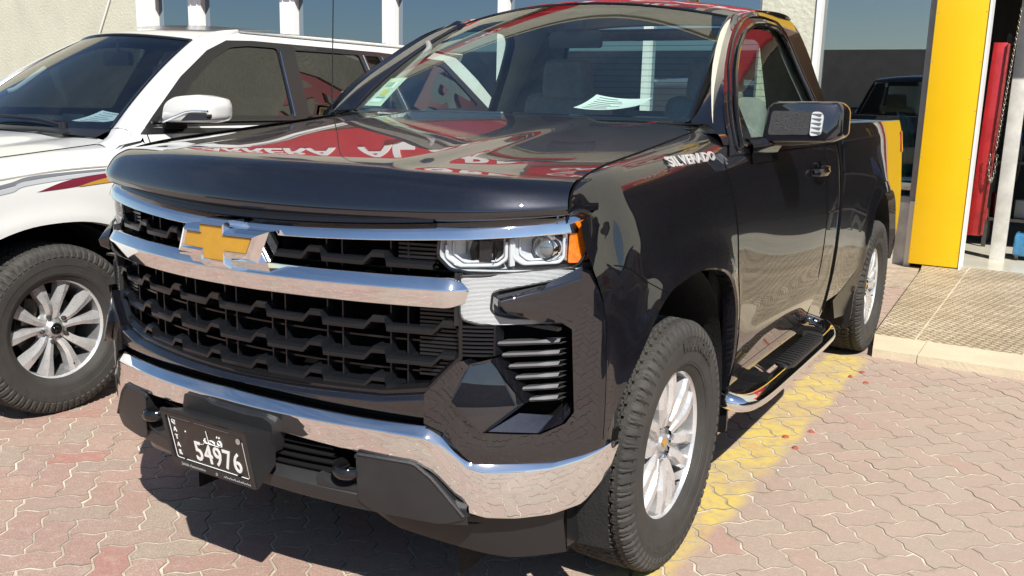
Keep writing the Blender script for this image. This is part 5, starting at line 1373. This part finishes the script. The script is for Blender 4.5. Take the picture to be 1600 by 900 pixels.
    bp = N(M, 'ShaderNodeBump', Strength=.55, Distance=.004); ad = mth('ADD', n2.outputs['Fac'], mth('MULTIPLY', n3.outputs['Fac'], 1.5)); L(M, ad, bp.inputs['Height']); L(M, bp.outputs[0], b.inputs['Normal'])
    return M
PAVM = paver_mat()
def pavers():
    U = .1095; amp = .085; ang = R(45); ca, sa = math.cos(ang), math.sin(ang)
    def tri(t):
        t = t % 1.0
        if t < .31: return t/.31
        if t < .69: return 1-(t-.31)/.19
        return -1+(t-.69)/.31
    def D(u, v): return (u-amp*tri(v), v+amp*tri(u))
    def Wd(u, v): u, v = D(u, v); u *= U; v *= U; return (u*ca-v*sa, u*sa+v*ca)
    V = []; Fc = []; rn = []; ed = []
    X0, X1, Y0, Y1 = -4.6, 5.2, -4.2, 7.72
    ks = [0, .28, .34, .66, .72]
    for i in range(-125, 126):
        for j in range(-125, 126):
            k = (i+j) % 4
            if k == 0: w, h = 2, 1
            elif k == 2: w, h = 1, 2
            else: continue
            cx, cy = Wd(i+w/2, j+h/2)
            if not (X0 < cx < X1 and Y0 < cy < Y1): continue
            if cx > 1.035 and cy > 4.02: continue      # tiled platform takes over
            if cx > .84 and cy > 7.2: continue
            bd = []
            for a in range(w): bd += [(i+a+t, j) for t in ks]
            for a in range(h): bd += [(i+w, j+a+t) for t in ks]
            for a in range(w): bd += [(i+w-a-t, j+h) for t in ks]
            for a in range(h): bd += [(i, j+h-a-t) for t in ks]
            pts = [Wd(*p) for p in bd]; n = len(pts)
            # inset normals
            pa = np.array(pts); nx = np.roll(pa, -1, 0)-np.roll(pa, 1, 0); nl = np.hypot(nx[:, 0], nx[:, 1])[:, None]; nr = np.stack([-nx[:, 1], nx[:, 0]], 1)/nl
            pa = pa+np.random.normal(0, .00055, pa.shape)
            if random.random() < .12: kk_ = random.randrange(n); pa[kk_] += nr[kk_]*random.uniform(.003, .009)
            wear_ = random.choice([0, 0, 0, .0004, .0010])
            dz = abs(random.gauss(0, .0007)); tx, ty = random.gauss(0, .004), random.gauss(0, .004)
            def Z(p, z): return z+dz+(p[0]-cx)*tx+(p[1]-cy)*ty
            r0, r1, r2 = pa+nr*(.0034+wear_), pa+nr*(.0040+wear_), pa+nr*(.0060+wear_); o = len(V)
            V += [(p[0], p[1], Z(p, -.016)) for p in r0]+[(p[0], p[1], Z(p, -.0040)) for p in r0]+[(p[0], p[1], Z(p, -.0008)) for p in r1]+[(p[0], p[1], Z(p, 0)) for p in r2]
            for b_ in range(3):
                for a in range(n): Fc.append((o+b_*n+a, o+b_*n+(a+1) % n, o+(b_+1)*n+(a+1) % n, o+(b_+1)*n+a))
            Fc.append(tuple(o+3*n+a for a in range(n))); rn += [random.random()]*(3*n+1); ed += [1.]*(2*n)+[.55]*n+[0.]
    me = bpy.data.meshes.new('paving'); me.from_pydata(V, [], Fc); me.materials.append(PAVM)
    at = me.attributes.new('rnd', 'FLOAT', 'FACE'); at.data.foreach_set('value', rn)
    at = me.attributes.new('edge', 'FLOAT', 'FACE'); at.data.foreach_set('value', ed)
    ob = bpy.data.objects.new('paving', me); COL.objects.link(ob); ob['kind'] = 'structure'; return ob
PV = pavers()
q = MB(); n_ = 60
q.grid([[(x, y, -.0016) for y in (-4.2, 7.72)] for x in (-4.6, 5.2)], flip=True); q.build('joint_sand', SAND, PV)
# tiled platform
def tile_mat():
    M = mat('mosaic_tile', (.5, .42, .3), .55); b = M.node_tree.nodes['Principled BSDF']; t = N(M, 'ShaderNodeTexCoord')
    mp1 = N(M, 'ShaderNodeMapping'); mp1.inputs['Rotation'].default_value = (0, 0, R(45)); mp1.inputs['Scale'].default_value = (9.5, 9.5, 1); L(M, t.outputs['Object'], mp1.inputs[0])
    br = N(M, 'ShaderNodeTexBrick', Scale=1.0); br.offset = .5; br.inputs['Mortar Size'].default_value = .06; br.inputs['Brick Width'].default_value = .6; br.inputs['Row Height'].default_value = .45
    br.inputs['Color1'].default_value = (.66, .58, .43, 1); br.inputs['Color2'].default_value = (.58, .49, .35, 1); br.inputs['Mortar'].default_value = (.27, .20, .13, 1); L(M, mp1.outputs[0], br.inputs[0])
    v = N(M, 'ShaderNodeTexVoronoi', Scale=42); L(M, t.outputs['Object'], v.inputs['Vector']); v.feature = 'DISTANCE_TO_EDGE'
    rr = N(M, 'ShaderNodeValToRGB'); rr.color_ramp.elements[0].position = .04; rr.color_ramp.elements[1].position = .10; L(M, v.outputs['Distance'], rr.inputs[0])
    m1 = N(M, 'ShaderNodeMixRGB'); m1.blend_type = 'MULTIPLY'; m1.inputs[0].default_value = .35; L(M, br.outputs[0], m1.inputs[1]); L(M, rr.outputs[0], m1.inputs[2])
    b2 = N(M, 'ShaderNodeTexBrick', Scale=1.0); b2.offset = 0; b2.inputs['Mortar Size'].default_value = .006; b2.inputs['Brick Width'].default_value = .60; b2.inputs['Row Height'].default_value = .60; L(M, t.outputs['Object'], b2.inputs[0])
    m2 = N(M, 'ShaderNodeMixRGB'); m2.inputs[2].default_value = (.66, .58, .42, 1); L(M, b2.outputs['Fac'], m2.inputs[0]); L(M, m1.outputs[0], m2.inputs[1])
    n = N(M, 'ShaderNodeTexNoise', Scale=1.8, Detail=5); L(M, t.outputs['Object'], n.inputs['Vector']); r3 = N(M, 'ShaderNodeValToRGB'); r3.color_ramp.elements[0].position = .35; r3.color_ramp.elements[0].color = (.72, .70, .66, 1); r3.color_ramp.elements[1].position = .65; L(M, n.outputs['Fac'], r3.inputs[0])
    m3 = N(M, 'ShaderNodeMixRGB'); m3.blend_type = 'MULTIPLY'; m3.inputs[0].default_value = 1; L(M, m2.outputs[0], m3.inputs[1]); L(M, r3.outputs[0], m3.inputs[2]); L(M, m3.outputs[0], b.inputs['Base Color'])
    bp = N(M, 'ShaderNodeBump', Strength=.5, Distance=.004); L(M, rr.outputs[0], bp.inputs['Height']); L(M, bp.outputs[0], b.inputs['Normal'])
    return M
TILE = tile_mat()
STONE = noisy(mat('step_stone', (.62, .54, .39), .6), 5, .12, .3, 60, 6)
INFL = noisy(mat('workshop_floor', (.60, .57, .47), .25), 1.6, .15, 0, 1, 5)
q = MB(); q.prism([(.955, 4.42), (6, 4.42), (6, 7.66), (.80, 7.66), (.845, 7.20)], lambda x, y, d: (x, y, .046+d), 0, -.09); q.build('tiled_pavement', TILE, None, kind='structure')
q = MB(); xx = [1.015, 1.27, 2.15, 3.1, 4.2, 6.0]
for k in range(5):
    a, b_ = xx[k]+.002, xx[k+1]-.002; q.prism([(a+(.005 if k == 0 else 0), 4.02), (b_, 4.02), (b_, 4.417), (a-(.055 if k == 0 else 0), 4.417)], lambda x, y, d: (x, y, .050+d), 0, -.09)
q.build('step_kerb', STONE, None, kind='structure')
q = MB(); q.grid([[(x, y, .040) for y in (7.6, 13)] for x in (.6, 7)], flip=True); q.build('workshop_floor', INFL, None, kind='structure')
# patched concrete strip at wall foot
CONC = noisy(mat('patch_concrete', (.42, .34, .25), .9), 7, .4, .9, 30, 8)
q = MB(); q.prism([(-.6, 6.4), (.86, 6.4), (.84, 7.7), (-.9, 7.7)], lambda x, y, d: (x, y, .010+d), 0, -.03); q.build('pavement_patch', CONC, None, kind='structure')
# =================================================================== SHOP BUILDING
BD = empty('shop_building', (0, 7.7, 0), label='cream shop front with white framed windows and a yellow clad column', category='building')
def bb(mb, x0, x1, y0, y1, z0, z1, bev=0): return mb.box(((x0+x1)/2, (y0+y1)/2-7.7, (z0+z1)/2), (x1-x0, y1-y0, z1-z0), bev=bev)
q = MB(); bb(q, -22, -10.42, 7.70, 8.0, 0, 9.5); bb(q, -10.42, -.90, 7.70, 8.0, 2.8, 9.5); bb(q, -10.42, -.90, 7.70, 8.0, 0, .60); bb(q, 6.9, 14, 7.7, 8.0, 0, 9.5); bb(q, -.33, 6.9, 7.72, 8.0, 3.05, 9.5)
q.build('wall', CREAM, BD)
q = MB(); q.tube([(-11.50, -.03, 2.0), (-11.30, -.03, 2.343), (-11.03, -.03, 2.793), (-10.9, -.03, 3.2)], .013, 6); q.build('wall_cable', UPVC, BD)
q = MB(); bb(q, -.90, -.37, 7.62, 7.95, 0, 3.4); q.build('pier', CREAM2, BD)
q = MB(); bb(q, -.365, .69, 7.66, 7.95, 0, .60); q.build('plinth', PLINTH, BD)
q = MB(); bb(q, -.37, -.325, 7.60, 7.75, 0, 3.2); q.build('white_trim', UPVC, BD)
# front windows
mull = [(-10.40, -9.98), (-9.25, -8.98), (-7.44, -7.17), (-5.69, -5.49), (-3.99, -3.86), (-2.16, -2.08), (-.935, -.905)]
for k in range(len(mull)-1):
    x0, x1 = mull[k][1], mull[k+1][0]
    q = MB(); bb(q, x0, x1, 7.74, 7.76, .60, 3.0); p_ = q.build('window', PANE, BD)
    q = MB(); bb(q, x0+.002, x1-.002, 7.69, 7.78, .602, .66); bb(q, x0+.002, x1-.002, 7.69, 7.78, 2.94, 2.998); q.build('window_rail', UPVC, p_)
for x0, x1 in mull:
    q = MB(); bb(q, x0, x1, 7.66, 7.80, .60, 3.0)
    if x1-x0 > .15: bb(q, x0+.06, x0+.075, 7.645, 7.66, .60, 3.0); bb(q, x1-.075, x1-.06, 7.645, 7.66, .60, 3.0)
    q.build('mullion', UPVC, BD)
# shop window near the yellow column
PANE2 = glass('shop_glass', (.60, .70, .70), .92, 3.6)
q = MB(); bb(q, -.325, .63, 7.72, 7.735, .64, 3.05); SWN = q.build('shop_window', PANE2, BD)
q = MB(); bb(q, .625, .690, 7.64, 7.76, .60, 3.05); bb(q, -.32, .622, 7.66, 7.78, .60, .655); q.build('window_frame', GREYF, SWN)
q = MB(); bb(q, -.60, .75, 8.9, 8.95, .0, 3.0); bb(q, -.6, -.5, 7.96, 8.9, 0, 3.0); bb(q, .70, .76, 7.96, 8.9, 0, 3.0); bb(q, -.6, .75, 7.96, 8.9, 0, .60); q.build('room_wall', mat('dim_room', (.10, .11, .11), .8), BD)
# crumpled teal film behind the glass
q = MB(); rows = []
for i in range(16):
    t = i/15; row = []
    for j in range(28):
        s = j/27; x = .49+.14*t-(.09*(s**3)); z = .66+.78*s-.06*t*s
        row.append((x, .10+.05*math.sin(9*t+3*s)+.02*math.sin(31*t+11*s)+.02*random.random(), z))
    rows.append(row)
q.grid(rows, flip=True); q.build('plastic_film', mat('pale_teal_film', (.62, .86, .82), .3, 0, .3), BD, smooth=50)
# yellow column
q = MB(); bb(q, .694, 1.118, 7.50, 7.72, .055, 5.2, .004); YC = q.build('column', YELLOW, BD)
for k in range(11):
    for xx_ in (.712, 1.100): MB().lathe([(0, .0001), (-.003, .004), (0, .006)], 8, 'Y', (xx_, 7.50-7.7, .20+k*.42)).build('rivet', GREYF, YC)
q = MB(); bb(q, 1.119, 1.135, 7.49, 7.74, .03, 5.2); bb(q, .640, .693, 7.60, 7.70, .0, .62); q.build('column_edging', UPVC, YC)
# workshop opening
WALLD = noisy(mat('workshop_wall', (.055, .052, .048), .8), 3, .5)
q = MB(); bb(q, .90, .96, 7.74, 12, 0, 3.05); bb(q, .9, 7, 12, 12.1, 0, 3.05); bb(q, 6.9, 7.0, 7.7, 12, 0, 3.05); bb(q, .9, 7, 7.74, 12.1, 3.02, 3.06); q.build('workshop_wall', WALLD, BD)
q = MB(); bb(q, 1.300, 1.430, 8.40, 8.52, .04, 3.02, .004); q.build('post', noisy(mat('post_white', (.62, .61, .57), .5), 6, .25), BD)
# signs above the shop
def sign(name, x0, x1, z0, z1, m, label, txts, y=7.56):
    s = empty(name, ((x0+x1)/2, y, z0), label=label, category='sign'); cx_ = (x0+x1)/2
    q = MB(); q.box((0, 0, (z1-z0)/2), (x1-x0, .12, z1-z0), bev=.01); q.build('sign_board', m, s)
    for t_, sz, dx, dz, mm in txts:
        t = text_mb(t_, sz, .012, bold=sz*.02); t.v = [(v[0]+dx, -.075-v[2], (z1-z0)*dz+v[1]) for v in t.v]; t.build('sign_lettering', mm, s)
    return s
S1 = sign('shop_sign', -9.8, -.6, 2.88, 4.0, REDS, 'wide red sign with white lettering above the shop windows', [('CARRERA  AL ARBIA  CARS', .80, 0, .60, WHITE)])
S2 = sign('shop_sign', 1.3, 6.6, 3.10, 3.95, REDS, 'red sign with yellow telephone number over the workshop door', [('Tel: 01  30226606', .42, 0, .30, YTXT), ('CARS', .40, .2, .74, WHITE)])
S3 = sign('shop_sign', -.95, 2.6, 4.35, 6.0, CREAM, 'cream board with bold red letters above the yellow column', [('KEY', 1.25, 0, .62, REDS), ('GEAR BOX', .34, 0, .14, YTXT)])
S4 = sign('shop_sign', -9.8, -3.4, 7.0, 7.7, REDS, 'narrow red sign high on the cream upper wall', [('CARS', .45, 0, .5, WHITE)])
S5 = sign('shop_sign', -3.3, -1.15, 4.35, 5.15, REDS, 'short red sign over the right end of the long red sign', [('CARS', .55, 0, .5, WHITE)])
q = MB()
for i, (x, w_) in enumerate([(-9, .7), (-6.8, .7), (-4.6, .7), (-2.4, .7)]): bb(q, x, x+1.1, 7.66, 7.70, 5.3, 6.5)
q.build('upper_window', PANE, BD)
q = MB(); bb(q, -22, 14, 7.60, 8.05, 9.5, 9.65); q.build('parapet', CREAM, BD)
# =================================================================== WORKSHOP CONTENTS
RP = empty('red_cabinet', (1.2, 8.0, .3), label='tall red steel door panel leaning beside the yellow column', category='panel')
q = MB(); rt = Matrix.Rotation(R(1.0), 3, 'Y'); q.box((-.015, 0, .89), (.115, .07, 1.76), bev=.006, rot=rt); q.build('door_leaf', REDP, RP)
q = MB(); q.box((.052, -.01, .89), (.02, .10, 1.74), bev=.004, rot=rt); q.box((.06, -.05, .22), (.02, .02, .12)); q.box((.068, -.05, .85), (.03, .03, .05), bev=.005); q.build('door_edge', noisy(mat('red_worn', (.30, .02, .02), .5), 25, .6), RP)
q = MB()
def link(c, a): 
    return [tuple(Vector(c)+Vector((.009*math.cos(t)*math.cos(a), .009*math.cos(t)*math.sin(a), .016*math.sin(t)))) for t in np.linspace(0, 2*PI, 11)]
for k in range(52): q.tube(link((1.335-.0012*k, 7.93, 2.35-k*.024), (k % 2)*PI/2), .0032, 5, cap=False)
for k in range(20):
    a = k/19*PI; q.tube(link((1.262+.028*math.cos(a), 7.90, 1.06-.26*math.sin(a)*.9), (k % 2)*PI/2), .0032, 5, cap=False)
q.build('chain', noisy(mat('rusty_chain', (.30, .26, .21), .5, .6), 60, .4), None, label='steel chain hanging beside the red door panel', category='chain')
SH = empty('tool_rack', (1.5, 9.5, .04), label='dark rack with hanging hoses and parts inside the workshop', category='rack')
q = MB()
for z in (.3, .9, 1.5, 2.1): q.box((0.3, 0, z), (1.3, .4, .03))
for x in (-.33, .9): q.box((x, -.18, 1.1), (.04, .04, 2.2)); q.box((x, .18, 1.1), (.04, .04, 2.2))
q.build('rack_frame', STEEL, SH)
cols = [(.30, .02, .02), (.05, .12, .30), (.35, .30, .05), (.25, .25, .24), (.08, .08, .08), (.20, .11, .05)]
cm2 = [mat('part_paint', c, .5) for c in cols]
for k in range(16):
    q = MB(); z = [.32, .92, 1.52][k % 3]; h_ = random.uniform(.1, .3); q.box((-.25+.13*(k//3)+.3*(k % 2)*.3, random.uniform(-.1, .1), z+h_/2), (random.uniform(.08, .16), .15, h_), rz=random.uniform(-.4, .4), bev=.01); q.build('boxed_part', cm2[k % 6], SH)
for k in range(7):
    q = MB(); x = 1.28+k*.045; pts = [(x+.03*math.sin(i*.9+k), 8.75+.04*math.cos(i*1.1+k), 2.6-.13*i) for i in range(12+k % 4)]; q.tube([tuple(p) for p in cat(pts, 3)], .007, 6)
    q.build('hanging_hose', [SATIN, mat('hose_green', (.05, .12, .06), .5), STEEL][k % 3], None, label=['black hose hanging inside the dark workshop doorway', 'dark green cable hanging inside the workshop doorway', 'grey cable hanging inside the workshop doorway'][k % 3], category='hose', group='hoses hanging in the workshop')
JK = empty('blue_jack', (1.62, 8.62, .04), label='blue floor machine standing behind the white post', category='machine')
q = MB(); q.box((.0, 0, .15), (.26, .30, .22), bev=.03); q.box((.02, .02, .29), (.14, .18, .10), bev=.02); q.build('machine_body', noisy(mat('blue_enamel', (.05, .22, .42), .4, 0, .3), 14, .4), JK)
for x in (-.09, .09):
    q = MB(); q.lathe([(-.015, .001), (-.015, .035), (.015, .035), (.015, .001)], 16, 'X', (x, -.12, .036)); q.build('castor', RUBBER, JK)
# =================================================================== OPPOSITE SIDE (seen only in reflections)
BWM = noisy(mat('boundary_render', (.30, .28, .25), .85), 2, .2)
q = MB(); q.box((0, 0, 2.0), (90, .3, 4.0)); BW = q.build('boundary_wall', BWM, None, label='long plain boundary wall across the yard, reflected in the shop glass', category='wall'); BW.location = (4, -27, 0)
q = MB()
for x in (-4.2, -1.9): q.box((x, 0, 4.18), (.18, .2, .36))
q.build('wall_post', BWM, BW)
# dark car parked out of frame to the right (mirrored in the pickup's side)
DC = empty('parked_car', (4.75, 2.6, 0), label='dark parked car standing to the right of the pickup, reflected in its doors', category='car')
DCP = mat('charcoal_paint', (.012, .012, .014), .3, .3, 1, .5, .02)
def carside(y): return float(np.interp(y, [-2.3, -2.1, -1.0, -.9, 1.9, 2.2, 2.3], [.62, .78, .92, .94, .98, .92, .70]))
q = MB(); rows = []
for y in np.linspace(-2.3, 2.3, 31):
    h_ = carside(y); w_ = .92-.10*max(0, abs(y)-1.7)**2
    rows.append([(sx*w_*k_, y, z) for sx, k_, z in ((-1, .93, .22), (-1, 1, .45), (-1, 1, .70), (-1, .97, h_-.06), (-1, .86, h_), (0, 1, h_+.03), (1, .86, h_), (1, .97, h_-.06), (1, 1, .70), (1, 1, .45), (1, .93, .22))])
q.grid([[tuple(p) for p in cat(r_, 3)] for r_ in rows]); n1 = len(rows[0]); DB_ = q.build('car_body', DCP, DC, smooth=50)
q = MB(); q.box((0, -2.27, .45), (1.6, .10, .42), bev=.05); q.box((0, 2.27, .50), (1.6, .10, .5), bev=.05); q.build('car_bumper', DCP, DC)
q = MB(); rows = []
for y, h_, w_ in [(-1.0, .93, .78), (-.45, 1.25, .70), (-.1, 1.40, .62), (.6, 1.45, .60), (1.3, 1.40, .61), (1.8, 1.15, .70), (2.1, .97, .76)]:
    rows.append([(-w_-.06, y, .90), (-w_, y, h_-.06), (-w_*.85, y, h_), (0, y, h_+.02), (w_*.85, y, h_), (w_, y, h_-.06), (w_+.06, y, .90)])
q.grid([[tuple(p) for p in cat([rows[i][j] for i in range(7)], 4)] for j in range(7)], flip=True); q.build('cabin_glass', TINT, DC, smooth=50)
q = MB(); q.box((0, .55, 1.462), (1.05, 1.35, .03), bev=.01); q.build('car_roof', DCP, DC)
for sx in (-1, 1):
    for y in (-1.40, 1.40):
        w = MB(); w.lathe([(-.09, .20), (-.10, .29), (-.07, .32), (.07, .32), (.10, .29), (.09, .20)], 32, 'X', (sx*.82, y, .32)); wt = w.build('wheel', RUBBER, DC)
        w = MB(); w.lathe([(sx*.085, .001), (sx*.09, .07), (sx*.07, .19), (sx*.09, .205)], 10, 'X', (sx*.82, y, .32)); w.build('rim', ALLOY2, wt, smooth=10)
    q = MB(); q.box((sx*.66, -2.25, .68), (.36, .12, .12), bev=.03); q.build('headlight', WLENS, DC)
    q = MB(); q.box((sx*.68, 2.27, .82), (.34, .08, .13), bev=.02); q.build('tail_lamp', bpy.data.materials['red_lens'], DC)
    q = MB(); q.box((sx*1.0, -.62, 1.0), (.18, .10, .13), bev=.03); q.build('mirror', DCP, DC)
# loose grit in and around the joints
q = MB()
for k in range(420):
    gx, gy = (random.uniform(-2.6, 2.6), random.uniform(-1.2, 3.9)); r_ = random.uniform(.0012, .0035)*(1 if random.random() < .93 else 2.2)
    o_ = len(q.v); q.v += [(gx+r_*math.cos(a), gy+r_*math.sin(a)*.8, .0) for a in (0, 1.6, 3.1, 4.7)]+[(gx+r_*.1, gy, r_*1.1)]; q.f += [(o_, o_+1, o_+4), (o_+1, o_+2, o_+4), (o_+2, o_+3, o_+4), (o_+3, o_, o_+4)]; q.mi += [0]*4
q.build('grit', noisy(mat('grit_stone', (.60, .54, .45), .9), 3, .4), None, smooth=0, weld=0, kind='stuff', label='fine pale grit scattered over the block paving', category='grit')
# broken red chips on the yellow line
CH = noisy(mat('brick_chip', (.36, .09, .05), .8), 60, .4, .5, 200)
for k, (px, py) in enumerate([(1.045, 3.62), (1.005, 3.50), (1.10, 3.43), (1.045, 2.47), (1.035, 2.22), (.965, 2.33)]):
    q = MB(); n_ = 8; 
    base = [(random.uniform(.6, 1.1)*.020*math.cos(2*PI*i/n_), random.uniform(.6, 1.1)*.016*math.sin(2*PI*i/n_)) for i in range(n_)]
    q.v = [(p[0], p[1], 0) for p in base]+[(p[0]*.6+.002, p[1]*.55, random.uniform(.005, .010)) for p in base]; q.f = [tuple(range(n_, 2*n_))]+[(i, (i+1) % n_, n_+(i+1) % n_, n_+i) for i in range(n_)]; q.mi = [0]*len(q.f)
    o = q.build('brick_chip', CH, None, smooth=0, label='small red brick chip lying on the worn yellow line', category='stone chip', group='red chips on the yellow line'); o.location = (px, py, .001); o.rotation_euler = (0, 0, k*1.3)
